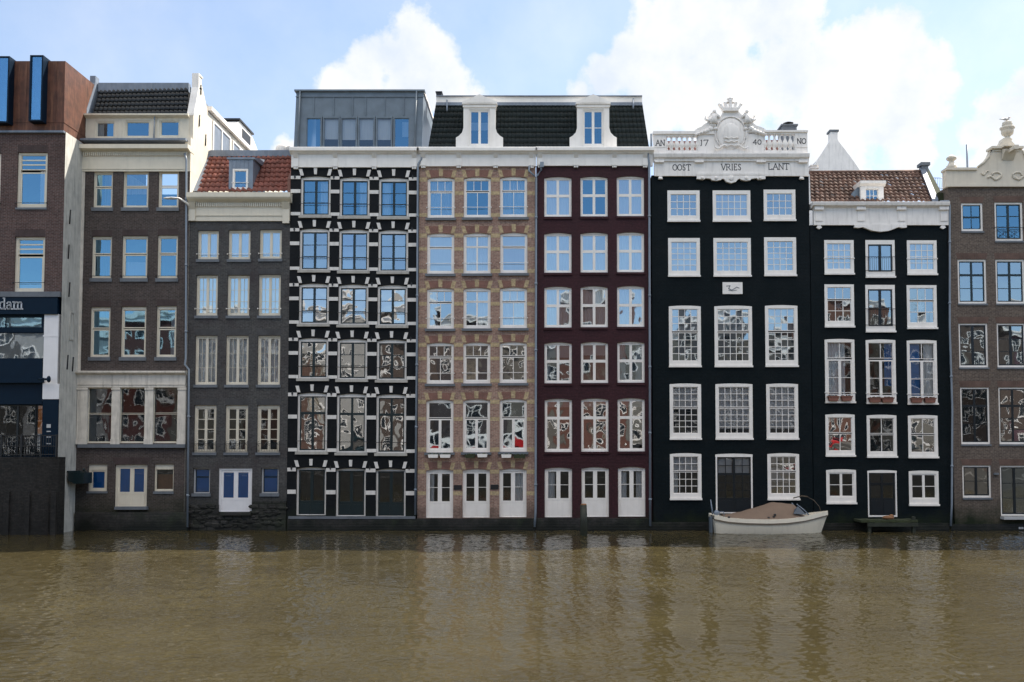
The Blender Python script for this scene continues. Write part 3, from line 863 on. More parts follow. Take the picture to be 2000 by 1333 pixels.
# corten steel storey with two projecting glass slots
xa, xb, za, zb = rect((-70, 120, 126, 257), Yf - 0.12)
zb2 = P(126, 120, Yf - 0.1).z
b = MB().box(xa, xb, Yf - 0.12, Yf + 9, za, zb2)
for px in (20, 52, 90, 110):
    q = P(px, 180, Yf - 0.12).x; b.box(q - 0.012, q + 0.012, Yf - 0.135, Yf - 0.10, za + 0.5, zb2 - 0.02)
b.box(xa, xb + 0.02, Yf - 0.135, Yf + 9, za + 0.42, za + 0.45)
H.part(b, 'steel_storey', 'corten')
H.box('roof_edge', 'lead', (-70, 255, 124, 259), -0.16, 0.3)
for r in ((57, 110, 83, 234), (-12, 112, 17, 237)):
    x0, x1, z0, z1 = rect(r, Yf - 0.55)
    b = MB().box(x0, x0 + 0.07, Yf - 0.55, Yf + 0.9, z0, z1).box(x1 - 0.07, x1, Yf - 0.55, Yf + 0.9, z0, z1).box(x0, x1, Yf - 0.55, Yf + 0.9, z0 - 0.07, z0).box(x0, x1, Yf - 0.55, Yf + 0.9, z1, z1 + 0.05)
    w = H.part(b, 'glass_slot', 'navy')
    H.part(MB().box(x0 + 0.07, x1 - 0.07, Yf - 0.5, Yf - 0.48, z0, z1), 'pane', 'glass_clear', w)
    H.part(MB().box(x0 + 0.07, x1 - 0.07, Yf - 0.2, Yf - 0.15, z0, z1), 'window_blind', 'lead', w)

# ================================================================== house 2: brown brick, cream cornices
H = House('canal_house', 'tall brown brick house with cream shopfront storey, dentil cornice and dark tiled roof', 154, 366, 335, 0.0, M['brick_brown'], depth=16, flat=False)
two = [('g', 0, 0, 1, 0.40, 1, 1, 1.8), ('g', 0, 0.42, 1, 1, 1, 1, 2.2)]
DC = [('b', 0, .45, 0, 1, 'dark_curtain')]
for i, r in enumerate(((182, 335, 220, 406), (240, 334, 290, 406), (309, 333, 349, 406), (179, 462, 218, 544), (238, 461, 288, 544), (307, 460, 347, 544), (176, 600, 215, 698), (236, 599, 285, 698), (305, 598, 344, 698))):
    cur = {0: DC, 3: DC, 4: [('b', 0, 1, .6, 1, 'blind')], 8: C_RIGHT}.get(i, [])
    H.win(r, two, fm='cream', fr=(3, 4 if i < 6 else 6, 3), sill=('sill', 7, 2, 0.06), cur=cur, rail=('iron', .95) if i in (3, 4, 5) else None,
          arch=('arch_brown', 12, 14 if i % 3 != 1 else 18, 0) if i > 2 else None)
big = [('g', 0, 0, 1, 0.47, 1, 1, 0.8), ('g', 0, 0.485, 1, 1, 1, 1, 0.8)]
for r in ((170, 757, 218, 866), (233, 757, 283, 866), (298, 756, 347, 866)):
    H.win(r, big, fm='cream', fr=(1.5, 1.5, 2.5), rec=0.05, gl='glass_dark', cur=[('b', 0, 1, .55, 1, 'dark_curtain')])
H.win((172, 907, 209, 960), [('g', 0, 0, 1, 1, 1, 1, 3)], fm='cream', fr=(4, 12, 3), sill=('sill', 4, 2, 0.04), gl='glass_dark', cur=FILM)
H.win((301, 907, 339, 960), [('g', 0, 0, 1, 1, 1, 1, 1)], fm='cream', fr=(2, 10, 3), sill=('sill', 5, 1, 0.04), gl='glass_dark', cur=[('b', 0, 1, .25, 1, 'wood_warm')])
H.win((224, 908, 287, 990), [('g', 0, 0, .5, .70, 1, 1, 4), ('g', .5, 0, 1, .70, 1, 1, 4), ('p', 0, .70, .5, 1), ('p', .5, .70, 1, 1)], fm='cream', fr=(4, 4, 1), name='door', gl='glass_dark', cur=[('f', 0, 1, 0, .7, 'film_blue')],
      arch=('arch_brown', 14, 24, 6))
H.wall(sidew=M['plaster_warm'])
# printed heart on the blue window
w = H.root
x0, x1, z0, z1 = rect((187, 936, 195, 941), 0.1)
# cream shop storey surround with four pilasters
b = MB()
x0, x1, z0, z1 = rect((150, 728, 362, 757), -0.1)
b.box(x0, x1, -0.10, 0.04, z0, z1)
b.prism_x([(-0.12, z1 - 0.12), (-0.32, z1 - 0.02), (-0.32, z1 + 0.06), (0.03, z1 + 0.10), (0.03, z1 - 0.12)], x0 - 0.04, x1 + 0.04)
b.box(x0, x1, -0.13, -0.101, z0 + 0.12, z0 + 0.17)
for a, c in ((150, 170), (217.6, 233.4), (282.6, 298.4), (346.8, 362)):
    p0, p1, q0, q1 = rect((a, 757, c, 868), -0.08)
    b.box(p0, p1, -0.08, 0.04, q0, z0)
    b.box(p0 - 0.02, p1 + 0.02, -0.12, -0.081, z0 - 0.12, z0 - 0.02)
    b.box(p0 - 0.02, p1 + 0.02, -0.11, -0.081, q0, q0 + 0.25)
H.part(b, 'shop_surround', 'cream_dirty')
H.box('ledge', 'sill', (151, 868, 361, 875), -0.16, 0.03)
H.box('plinth', 'plinth', (146, 1001, 366, 1060), -0.18, 0.02)
H.box('pilaster', 'cream_dirty', (155, 335, 161, 727), -0.05, 0.02)
H.box('doorstep', 'sill', (223, 990, 286, 996), -0.22, 0.03)
# dentil cornice
b = MB()
x0, x1, z0, z1 = rect((157, 296, 363, 335), -0.08)
b.box(x0, x1, -0.08, 0.05, z0, z1); b.box(x0, x1, -0.11, -0.081, z0 + 0.1, z0 + 0.16)
x0, x1, z2, z3 = rect((154, 282, 367, 294), -0.4)
b.prism_x([(-0.1, z1 - 0.02), (-0.34, z1 + 0.06), (-0.42, z2 + 0.1), (-0.42, z3), (0.4, z3 + 0.03), (0.4, z1)], x0, x1)
n = 52
for i in range(n):
    u = x0 + 0.1 + (x1 - x0 - 0.2) * i / n
    b.box(u, u + 0.055, -0.17, -0.081, z1 - 0.24, z1 - 0.04)
H.part(b, 'cornice', 'cream')
# cream attic storey with three windows
bx0, bx1, bz0, bz1 = rect((166, 227, 369, 282), 0.25)
Hy = H.Y; H.Y = 0.25; hold = H.holes; H.holes = []
for r in ((186, 237, 224, 270), (244, 236, 293, 269), (311, 235, 351, 268)):
    H.win(r, grid(1, 1, 1.2), fm='cream', fr=(2.5, 2.5, 3), rec=0.03, hole=True, cur=C_LEFT if r[0] < 200 else [])
ah = H.holes
mbw = MB()
xs = sorted({bx0, bx1} | {h[0] for h in ah} | {h[1] for h in ah})
for i in range(len(xs) - 1):
    hs = [h for h in ah if h[0] < (xs[i] + xs[i + 1]) / 2 < h[1]]
    if hs:
        mbw.box(xs[i], xs[i + 1], 0.25, 0.4, bz0, hs[0][2]); mbw.box(xs[i], xs[i + 1], 0.25, 0.4, hs[0][3], bz1)
    else: mbw.box(xs[i], xs[i + 1], 0.25, 0.4, bz0, bz1)
mbw.prism_x([(0.24, bz1 - 0.12), (0.02, bz1 - 0.03), (0.02, bz1 + 0.05), (0.5, bz1 + 0.07), (0.5, bz1 - 0.12)], bx0 - 0.05, bx1 + 0.02)
for a, c in ((224, 244), (293, 311)):
    p0, p1, _, _ = rect((a + 6, 240, c - 6, 280), 0.23); mbw.box(p0, p1, 0.225, 0.249, bz0 + 0.2, bz1 - 0.2)
H.part(mbw, 'attic_front', 'cream')
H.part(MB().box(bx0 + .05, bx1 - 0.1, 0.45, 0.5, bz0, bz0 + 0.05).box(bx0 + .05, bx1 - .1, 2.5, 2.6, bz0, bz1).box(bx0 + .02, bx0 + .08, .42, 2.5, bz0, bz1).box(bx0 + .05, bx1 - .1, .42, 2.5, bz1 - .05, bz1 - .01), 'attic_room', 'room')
H.part(MB().box(bx0 - 0.2, bx1 + 0.05, -0.3, 0.24, bz0 + 0.02, bz0 + 0.12), 'gutter', 'lead')
H.Y = Hy; H.holes = hold
A, B, C_, D_ = P(181, 226, 0.45), P(366, 224, 0.45), P(369, 171, 1.35), P(196, 176, 1.35)
H.part(tiles(MB(), A, B, C_, D_, 6, 21, 0.04, 0.05), 'roof', 'tile_dark')
x1w = H.x1
zr = C_.z
b = MB().box(D_.x - 0.1, C_.x, 1.3, 1.6, D_.z - 0.1, zr + 0.22).box(D_.x - 0.1, C_.x, 1.5, 12, zr - 0.2, zr + 0.1)
H.part(b, 'ridge_flashing', 'lead')
# left parapet
b = MB()
q0, q1 = P(165, 226, 0.4), P(190, 165, 1.4)
b.prism_x([(0.3, q0.z - 0.3), (0.3, q0.z + 0.3), (1.1, q1.z - 0.05), (1.1, q1.z + 0.32), (1.5, q1.z + 0.32), (1.5, q0.z - 0.3)], q0.x - .12, q0.x + 0.16)
H.part(b, 'parapet', 'lead')
# gable side wall on the right with its stepped top, seen over the lower neighbour
b = MB()
zt1 = P(368, 226, 0.0).z
pk = P(380, 149, 1.0)
b.prism_x([(0.0, H.zt - 0.01), (0.0, zt1 - 1.1), (0.28, zt1 - 1.1), (0.28, zt1 + 0.1), (0.85, pk.z - 0.75), (0.85, pk.z), (1.3, pk.z), (1.3, pk.z - 0.3), (2.2, 21.5), (16, 21.6), (16, H.zt - 0.01)], x1w - 0.28, x1w)
H.part(b, 'gable_wall', 'plaster_warm')
b = MB().prism_x([(0.25, zt1 + 0.1), (0.25, zt1 + 0.2), (0.8, pk.z - 0.66), (0.8, pk.z + 0.07), (1.36, pk.z + 0.07), (1.36, pk.z), (0.85, pk.z), (0.85, pk.z - 0.75)], x1w - 0.31, x1w + 0.04)
b.box(x1w - 0.4, x1w + 0.18, 2.3, 16.1, 21.6, 21.82)
H.part(b, 'coping', 'white_old')
def anchor(b): return H.part(b, 'wall_anchor', 'iron')
b = MB().tube([(x1w + 0.03, 1.15, pk.z - 0.9), (x1w + 0.03, 1.15, pk.z - 0.4)], 0.03, 6).tube([(x1w + 0.03, 1.02, pk.z - 0.6), (x1w + 0.03, 1.28, pk.z - 0.56)], 0.025, 6)
anchor(b); b = MB()
b.tube([(x1w + 0.03, 1.0, pk.z - 2.6), (x1w + 0.03, 1.05, pk.z - 2.0)], 0.03, 6)
anchor(b); b = MB()
b.tube([(x1w + 0.03, 1.9, 19.6), (x1w + 0.03, 1.95, 20.2)], 0.03, 6)
H.part(b, 'wall_anchor', 'iron')
for y0, y1 in ((2.9, 5.6), (6.0, 8.4), (8.9, 11.2)):
    b = MB().box(x1w + 0.005, x1w + 0.06, y0, y1, 21.2, 21.3).box(x1w + 0.005, x1w + 0.06, y0, y0 + .12, 18.8, 21.2).box(x1w + 0.005, x1w + 0.06, y1 - .12, y1, 18.8, 21.2).box(x1w + 0.005, x1w + 0.06, (y0 + y1) / 2 - .06, (y0 + y1) / 2 + .06, 18.8, 21.2)
    w = H.part(b, 'window', 'white')
    H.part(MB().box(x1w + 0.006, x1w + 0.02, y0 + .12, y1 - .12, 18.8, 21.2), 'pane', 'lead', w)
# rear rooftop structure with open dormer
b = MB()
rx = x1w - 0.15
b.prism_x([(6.6, 21.7), (6.6, 22.3), (7.6, 22.95), (9.8, 22.95), (11.2, 22.3), (13.5, 21.9), (13.5, 21.7)], rx - 3, rx)
ro = H.part(b, 'rear_roof', 'white_old')
H.part(MB().box(rx - 3.1, rx + .1, 7.4, 10.0, 22.96, 23.06), 'roof_edge', 'iron', ro)
H.part(MB().box(rx - .3, rx + .03, 8.1, 9.6, 22.15, 22.7), 'dormer_window', 'iron', ro)
pipe(H, [(361, 300), (364, 312), (363, 700), (361, 712), (369, 722), (366, 1030)], r=0.05, yo=-0.2)
pipe(H, [(302, 226), (300, 281)], r=0.03, yo=0.15, brk=5)
# black extractor box on the flank
q = P(155, 932, -0.5)
b = MB().prism([(q.x - 0.35, q.z - 0.15), (q.x - 0.05, q.z - 0.32), (q.x + 0.42, q.z - 0.3), (q.x + 0.42, q.z + 0.22), (q.x - 0.35, q.z + 0.22)], -0.9, -0.1)
b.box(q.x - 0.45, q.x + 0.2, -0.85, -0.2, q.z + 0.22, q.z + 0.30).tube([(q.x + 0.2, -0.5, q.z + .3), (q.x + 0.2, -0.5, q.z + .42)], 0.05, 8)
o = b.build('extractor_box', M['green_dark'], None, (q.x, -0.1, q.z)); tag(o, 'dark metal extractor box fixed low on the flank beside the small blue window', 'extractor box')

# ================================================================== house 3: slate-coloured brick, red tiled roof
H = House('canal_house', 'small slate grey brick house with cream cornice, red tiled roof and zinc dormer', 366, 567, 432, 0.03, M['brick_slate'], flat=False)
cA = [('g', 0, 0, .5, 1, 1, 1, 2.6), ('g', .5, 0, 1, 1, 1, 1, 2.6)]
cB = [('g', 0, 0, .5, 1, 2, 3, 2.6, .7), ('g', .5, 0, 1, 1, 2, 3, 2.6, .7)]
cD = [('g', 0, 0, .5, 1, 1, 4, 2.6, 1.3), ('g', .5, 0, 1, 1, 1, 4, 2.6, 1.3)]
SL = ('sill', 5.5, 2, 0.06)
for r in ((386, 451, 427, 507), (446, 450, 489, 507), (507, 449, 550, 506)): H.win(r, cA, fm='cream', gl='glass_pale', fr=(2.5, 3, 3), sill=SL, cur=C_FULL, rail=('white', .82), arch=('arch_slate', 10, 14, 3))
for r in ((383, 538, 425, 617), (444, 538, 487, 617), (505, 537, 548, 617)): H.win(r, cB, fm='cream', gl='glass_pale', fr=(2.5, 3, 3), sill=SL, cur=C_FULL, rail=('white', .83), arch=('arch_slate', 11, 14, 3))
for r in ((381, 656, 424, 752), (441, 656, 485, 752), (503, 656, 547, 752)): H.win(r, cB, fm='cream', fr=(2.5, 3, 3), sill=SL, cur=C_FULL, arch=('arch_slate', 12, 14, 3), gl='glass_dark')
for r in ((379, 792, 422, 884), (440, 792, 484, 884), (502, 792, 546, 884)):
    w = H.win(r, cD, fm='cream', fr=(3.5, 5, 3), sill=SL, gl='glass_dark', arch=('arch_slate', 12, 14, 3))
    x0, x1, z0, z1 = rect(r, H.Y - 0.08)
    b = MB()
    for zz in (z0 + 0.06, z0 + 0.42): b.tube([(x0, H.Y - 0.1, zz), (x1, H.Y - 0.1, zz)], 0.012, 5)
    for i in range(15):
        x = x0 + (x1 - x0) * i / 14; hh = 0.42 + (0.14 if i % 7 == 0 else 0.0)
        b.tube([(x, H.Y - 0.1, z0 + 0.04), (x, H.Y - 0.1, z0 + hh)], 0.009, 4)
    for cx_ in (x0 + 0.04, (x0 + x1) / 2, x1 - .04):
        b.tube([(cx_ + 0.07 * math.cos(t), H.Y - 0.12, z0 + 0.32 + t * 0.035) for t in [i * 0.7 for i in range(10)]], 0.010, 4)
    H.part(b, 'window_guard', 'iron', w)
for r in ((377, 915, 410, 964), (510, 914, 544, 964)):
    H.win(r, [('g', 0, 0, 1, .33, 1, 1, 1), ('g', 0, .35, 1, 1, 1, 1, 1)], fm='grey_panel', sm='green_dark', fr=(3, 2, 2), sill=('sill', 6, 2, 0.06), gl='glass_dark', cur=FILM, rec=.12)
w = H.win((427, 915, 492, 1000), [('g', 0, 0, .5, .73, 1, 1, 4.2), ('g', .5, 0, 1, .73, 1, 1, 4.2), ('p', 0, .73, .5, 1), ('p', .5, .73, 1, 1)], fm='white_blue', fr=(4, 4, 1), name='door', gl='glass_dark', cur=[('f', 0, 1, 0, .73, 'film_blue')], rec=.05)
x0, x1, z0, z1 = rect((427, 915, 492, 1000), H.Y)
b = MB()
for a, c, d in ((437, 452, 924), (439, 449, 929), (468, 483, 924), (471, 481, 929)):
    p0, p1, q0, q1 = rect((a, d, c, d + 1.6), H.Y); b.box(p0, p1, H.Y + .119, H.Y + .124, q0, q1)
H.part(b, 'lettering', 'print_blue', w)
H.wall()
H.box('stone_base', 'rubble', (366, 986, 426, 1060), -0.07, 0.02)
H.box('stone_base', 'rubble', (493, 980, 558, 1060), -0.07, 0.02)
H.box('stone_base', 'rubble', (426, 1001, 493, 1060), -0.065, 0.02)
H.box('doorstep', 'plinth', (430, 1001, 489, 1007), -0.22, -0.07)
rb = MB()
rr = random.Random(4)
for i in range(120):
    px = rr.uniform(370, 556); py = rr.uniform(988, 1030)
    if 424 < px < 494 and py < 1008: continue
    q = P(px, py, H.Y - 0.07)
    s_ = rr.uniform(0.07, 0.2)
    rb.ball((q.x, q.y, q.z), s_ * 1.3, 0.06, s_ * .6, 6, 4)
for i, f in enumerate(rb.sm): rb.sm[i] = False
H.part(rb, 'rubble_stones', 'rubble')
# cream frieze + cornice
b = MB()
x0, x1, z0, z1 = rect((368, 396, 566, 432), H.Y - .08)
y = H.Y
b.box(x0, x1, y - .08, y + .05, z0, z1); b.box(x0, x1, y - .12, y - .081, z0 + .25, z0 + .31)
X0, X1, Z0, Z1 = rect((364, 376, 567, 388), y - .4)
b.prism_x([(y - .1, z1 - .02), (y - .36, z1 + .12), (y - .42, Z0 + .08), (y - .42, Z1), (y + .4, Z1 + .03), (y + .4, z1)], X0, X1)
for i in range(44):
    u = x0 + .3 + (x1 - x0 - .6) * i / 44; b.box(u, u + .055, y - .16, y - .081, z1 - .22, z1 - .02)
for a, c in ((369, 381), (552, 565)):
    p0, p1, _, _ = rect((a, 390, c, 432), y - .13)
    b.box(p0, p1, y - .14, y - .081, z0 - (.0 if a < 400 else .12), z1 - .02)
    b.prism_x([(y - .14, z1 - .35), (y - .34, z1 - .04), (y - .14, z1)], p0 - .02, p1 + .02)
H.part(b, 'cornice', 'cream')
A, B, C_, D_ = P(386, 375, y + .4), P(568, 374, y + .4), P(570, 303, 2.5), P(408, 305, 2.5)
H.part(tiles(MB(), A, B, C_, D_, 8, 17, .045, .055), 'roof', 'tile_red')
b = MB().box(D_.x - .2, C_.x, 2.4, 2.7, D_.z - .05, D_.z + .25)
b.box(D_.x - .3, C_.x, 2.65, 3.2, D_.z + .18, D_.z + .36)
H.part(b, 'ridge_flashing', 'lead')
# raking lead flashing on the left edge against the tall flank
b = MB()
fl = P(367, 376, y + .4)
for (p, q) in (((fl.x, y + .3, fl.z), (A.x + .05, y + .3, A.z)),):
    b.face([(fl.x - .1, y + .32, fl.z), (A.x + .08, y + .38, A.z + .05), (D_.x + .06, 2.48, D_.z + .08), (D_.x - .35, 2.5, D_.z + .08)])
b.box(D_.x - .45, D_.x, 2.45, 2.9, A.z - .2, D_.z + .1)
H.part(b, 'lead_flashing', 'lead')
b = MB()
p0 = P(366, 376, .5); p1 = P(386, 282, 2.2)
b.prism_x([(y + .3, p0.z - .3), (y + .3, p0.z + .2), (2.0, p1.z), (3.0, p1.z), (3.0, p0.z - .3)], p0.x - .02, p0.x + .28)
H.part(b, 'parapet', 'moss')
b = MB()
p0 = P(560, 376, .5)
b.prism_x([(y + .35, p0.z), (y + .35, p0.z + .65), (2.4, D_.z + .25), (2.6, D_.z + .25), (2.6, p0.z)], P(563, 340, .5).x, P(569, 340, .5).x)
H.part(b, 'parapet', 'arch_red')
# zinc dormer
dy = y + .55
H2Y = H.Y; hold = H.holes; H.holes = []; H.Y = dy
x0, x1, z0, z1 = rect((447, 312, 494, 374), dy)
wx = rect((455, 331, 484, 371), dy)
b = MB().box(x0, wx[0], dy, dy + .15, z0, z1).box(wx[1], x1, dy, dy + .15, z0, z1).box(wx[0], wx[1], dy, dy + .15, wx[3], z1).box(wx[0], wx[1], dy, dy + .15, z0, wx[2])
b.box(x0, x0 + .06, dy + .15, 2.6, z0, z1).box(x1 - .06, x1, dy + .15, 2.6, z0, z1)
b.prism_x([(dy - .06, z1), (dy - .06, z1 + .10), (2.7, z1 + .62), (2.7, z1 + .1)], x0 - .1, x1 + .1)
for q in (.12, .28, .45, .62, .8): 
    xx = x0 + (x1 - x0) * q; b.box(xx - .012, xx + .012, dy - .02, dy, wx[3] + .05, z1)
d = H.part(b, 'dormer', 'zinc_light')
w = H.win((455, 331, 484, 371), grid(1, 1, 1), fm='white', fr=(3, 3, 4), rec=-.02, rail=('white', .66), cur=[('b', .35, .8, .68, 1, 'curtain')])
w.parent = d; w.name = 'dormer_window'
H.Y = H2Y; H.holes = hold
b = MB(); q = P(554, 290, 3.6)
b.lathe((q.x, q.y, q.z - .5), [(.42, 0), (.42, .35), (.40, .5), (.34, .6), (0, .62)], 16)
H.part(b, 'roof_vent', 'white_old')
# wall lamp arm on the left end of the cornice
q0, q1 = P(369, 402, -.35), P(332, 386, -.9)
b = MB().tube([(q0.x, -.05, q0.z - .05), (q0.x - .15, -.35, q0.z + .15), ((q0.x + q1.x) / 2, -.65, q1.z + .02), (q1.x, -.9, q1.z)], [.05, .05, .045, .04], 8)
b.ball(((q0.x + q1.x) / 2 - .35, -.75, q1.z + .0), .42, .12, .06)
o = b.build('wall_lamp', M['white'], None, (q0.x, -.05, q0.z)); tag(o, 'curved white lamp arm reaching out beside the cream cornice of the slate brick house', 'wall lamp')

# ================================================================== house 4: black with white stone bands
H = House('canal_house', 'black brick house with white stone bands and blocks, dark green windows and zinc attic', 564, 814, 326, 0.0, M['brick_black'])
y = 0
HW = 29.2
rows4 = [(346, 423, 616.5, 692.5, 769), (448, 529.5, 614.3, 691.3, 768), (555.5, 634.6, 613, 690, 766.5), (662, 741, 611.7, 688, 765), (769, 884, 609.8, 686.7, 764), (914.5, 1008.5, 607.5, 685, 763)]
case3 = [('g', 0, 0, .5, 1, 1, 3, 2.3), ('g', .5, 0, 1, 1, 1, 3, 2.3)]
caseE = [('g', 0, 0, .5, .31, 1, 1, 2), ('g', .5, 0, 1, .31, 1, 1, 2), ('g', 0, .31, .5, 1, 1, 1, 2.4), ('g', .5, .31, 1, 1, 1, 1, 2.4)]
wins4 = []
tilt = (-1.6, 0.2, 1.4)
for ri, (t, bt, *cs) in enumerate(rows4):
    for ci, cx in enumerate(cs):
        tt, bb = t + tilt[ci], bt + tilt[ci]
        cur = []
        if ri == 0: cur = C_RIGHT if ci < 2 else C_LEFT
        if ri == 1 and ci == 1: cur = [('f', 0, .5, 0, 1, 'film_blue')]
        gl = ('glass_clear', 'glass_mid', 'glass_wavy', 'glass_wavy', 'glass_wavy', 'glass_dark')[ri]
        r = (cx - HW, tt, cx + HW, bb)
        if ri < 5:
            wins4 += [None]; wins4[-1] = H.win(r, case3 if ri < 4 else caseE, fm='sill_cream' if 0 else 'stone_band', sm='green_dark', fr=(4, 7, 2.5), rise=3.2, gl=gl, cur=cur, sill=('sill_cream', 5.5, 2.5, .12),
                  rail=('iron', .70 if ri < 4 else .82), rec=.07)
        else:
            wins4 += [None]; wins4[-1] = H.win(r, [('g', 0, 0, .5, .73, 1, 1, 3), ('g', .5, 0, 1, .73, 1, 1, 3), ('p', 0, .73, .5, 1), ('p', .5, .73, 1, 1)], fm='stone_band', sm='green_dark', fr=(3.6, 5, 1.5), rise=3.2, gl=gl, name='door', rec=.12)
    h = bt - t
    offs = ((0, 6), (26, 33), (h - 6.5, h - .3)) if ri < 4 else (((0, 7), (43, 50.5), (h - 7, h - .3)) if ri == 4 else ((1, 8), (44, 52)))
    L_ = (568, 566.5, 565, 564, 563, 561.5)[ri]; R_ = (815.5, 815, 814.5, 814, 813, 812)[ri]
    edges = [L_] + [v for c in cs for v in (c - HW - .2, c + HW + .2)] + [R_]
    for a, c in zip(edges[0::2], edges[1::2]):
        ti = -1.6 + (a - L_) / (R_ - L_) * 3
        for o0, o1 in offs:
            x0, x1, z0, z1 = rect((a, t + o0 + ti, c, t + o1 + ti), 0)
            H.part(MB().box(max(x0, H.x0 + .005), min(x1, H.x1 - .005), -.035, .02, z0, z1), 'stone_band', 'stone_band')
        x0, x1, z0, z1 = rect((a, t + ti + 5.5, c, t + ti + 8), 0)
    for ci, cx in enumerate(cs):
        tt = t + tilt[ci]
        for p in ((cx - 32.5, cx - 26, cx - 22.8, cx - 29), (cx - 3.3, cx + 3.3, cx + 2.6, cx - 2.6), (cx + 26, cx + 32.5, cx + 29, cx + 22.8)):
            k_ = 1.5 if abs(p[0] - cx) > 10 else -1.0
            pts = [(P(p[3], tt - 2.2 + k_, 0).x, P(p[3], tt - 2.2 + k_, 0).z), (P(p[2], tt - 2.2 + k_, 0).x, P(p[2], tt - 2.2 + k_, 0).z), (P(p[1], tt - 15 + k_, 0).x, P(p[1], tt - 15 + k_, 0).z), (P(p[0], tt - 15 + k_, 0).x, P(p[0], tt - 15 + k_, 0).z)]
            H.part(MB().prism(pts, -.045, .02), 'arch_stone', 'stone_band', wins4[ri * 3 + ci])
H.wall()
an = MB()
for t, bt, *cs in rows4:
    for a in (576, 652, 729, 806):
        q = P(a - (t - 346) * .012, t, -.04); an.prism([(q.x - .05, q.z), (q.x, q.z - .12), (q.x + .05, q.z), (q.x, q.z + .12)], -.06, -.03)
H.part(an, 'wall_anchor', 'iron')
H.box('threshold', 'sill', (563, 1009, 811, 1014), -.12, .02)
H.box('plinth', 'plinth', (561, 1014, 814, 1060), -.09, .02)
H.cornice((569, 290, 817, 327), mat='white', brackets=(578, 655, 731, 809), ledge_px=10)
# zinc attic
ya = .35
fx0, fx1, fz0, fz1 = rect((577, 178, 827, 292), ya)
xl0 = P(573.5, 290, ya).x; xr0 = P(824, 290, ya).x
xl1 = P(579, 178, ya).x; xr1 = P(827, 180, ya).x
wr6 = [(597, 228, 628, 290), (630.5, 228, 663, 290), (665, 228, 697, 290), (699, 228, 731.5, 290), (734, 228, 766, 290), (768.5, 228, 800.5, 290)]
W0 = rect((596.5, 228, 801, 290), ya)
b = MB()
b.face([(xl0, ya, fz0), (W0[0], ya, fz0), (W0[0], ya, W0[3]), (xl0 + (xl1 - xl0) * .55, ya, W0[3])])
b.face([(W0[1], ya, fz0), (xr0, ya, fz0), (xr0 + (xr1 - xr0) * .55, ya, W0[3]), (W0[1], ya, W0[3])])
b.face([(xl0 + (xl1 - xl0) * .55, ya, W0[3]), (xr0 + (xr1 - xr0) * .55, ya, W0[3]), (xr1, ya, fz1), (xl1, ya, fz1)])
b.face([(xl0, ya, fz0), (xl1, ya, fz1), (xl1, 7, fz1), (xl0, 7, fz0)])
b.face([(xr0, ya, fz0), (xr0, 5.6, fz0), (xr1, 5.6, fz1), (xr1, ya, fz1)])
b.face([(xl1, ya, fz1 - .001), (xr1, ya, fz1 - .001), (xr1, 7, fz1 - .001), (xl1, 7, fz1 - .001)])
za_ = b.face and None
for px in (613, 652, 689, 714.5, 752, 789):
    x = P(px, 210, ya).x; b.box(x - .02, x + .02, ya - .045, ya, W0[3] + .05, fz1 - .3)
for px0_, px1_ in ((584, 587), (811, 814)):
    b.tube([(P(px0_ - 1, 289, ya).x, ya - .09, fz0), (P(px1_, 180, ya).x, ya - .09, fz1 - .05)], .045, 8)
b.box(xl1 - .03, xr1 + .03, ya - .05, ya, fz1 - .32, fz1 - .29)
b.box(xl1 - .08, xr1 + .08, ya - .12, ya + .3, fz1 - .05, fz1 + .03)
b.box(xl1 - .08, xl1 + .1, ya + .3, 7, fz1 - .04, fz1 + .03)
at = H.part(b, 'zinc_attic', 'zinc')
b = MB().box(xr1 + .012, xr1 + .06, ya + .05, 5.6, fz1 - .1, fz1 + .03)
H.part(b, 'attic_edge', 'white_old', at)
hold = H.holes; H.holes = []; H.Y = ya
for i, r in enumerate(wr6):
    w = H.win(r, grid(1, 1, 1.4), fm='zinc', fr=(1.6, 3, 1), rec=.0, gl='glass_dark' if 0 < i < 5 else 'glass_clear', cur=[[], [('b', 0.02, 1, 0, .68, 'curtain')], [('b', 0, 1, 0, .70, 'curtain')], [('b', 0, 1, 0, .70, 'curtain')], [('b', 0, 1, 0, .70, 'curtain')], [('b', .5, 1, .1, .6, 'blind')]][i])
H.holes = hold; H.Y = 0.0
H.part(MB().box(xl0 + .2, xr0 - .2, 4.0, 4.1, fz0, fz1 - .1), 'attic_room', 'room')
pipe(H, [(824, 304), (823, 312), (817, 320), (816, 330), (814.5, 640), (811, 1006)], r=.05)

# ================================================================== house 5: red brick with yellow bands
H5x = (817, 1046)
H = House('canal_house', 'red brick house with yellow brick bands, white sash windows and black mansard roof', 817, 1046, 326, 0.0, M['brick_red'])
rows5 = [(346, 426, (834.8, 905.7, 976.6)), (455.3, 535.2, (834, 905.2, 977)), (562.3, 642.3, (833.6, 905, 976.4)), (669, 749.5, (833.2, 904.6, 976)), (780.3, 883.6, (832.5, 904, 976)), (916.5, 1011.5, (832, 903.5, 975.3))]
T3 = [('g', 0, 0, 1, .30, 3, 1, 1), ('g', 0, .33, 1, 1, 2, 1, 1.6)]
T1 = [('g', 0, 0, 1, .30, 1, 1, 1), ('g', 0, .33, 1, 1, 1, 1, 1.6)]
TC = [('g', 0, 0, .5, .30, 1, 1, 1.5), ('g', .5, 0, 1, .30, 1, 1, 1.5), ('g', 0, .31, .5, 1, 1, 1, 1.5), ('g', .5, .31, 1, 1, 1, 1, 1.5)]
TE = [('g', 0, 0, 1, .325, 1, 1, 1), ('g', 0, .345, .5, 1, 1, 1, 2.6), ('g', .5, .345, 1, 1, 1, 1, 2.6)]
T3C = [('g', 0, 0, 1, .30, 3, 1, 1), ('g', 0, .33, .5, 1, 1, 1, 2), ('g', .5, .33, 1, 1, 1, 1, 2)]
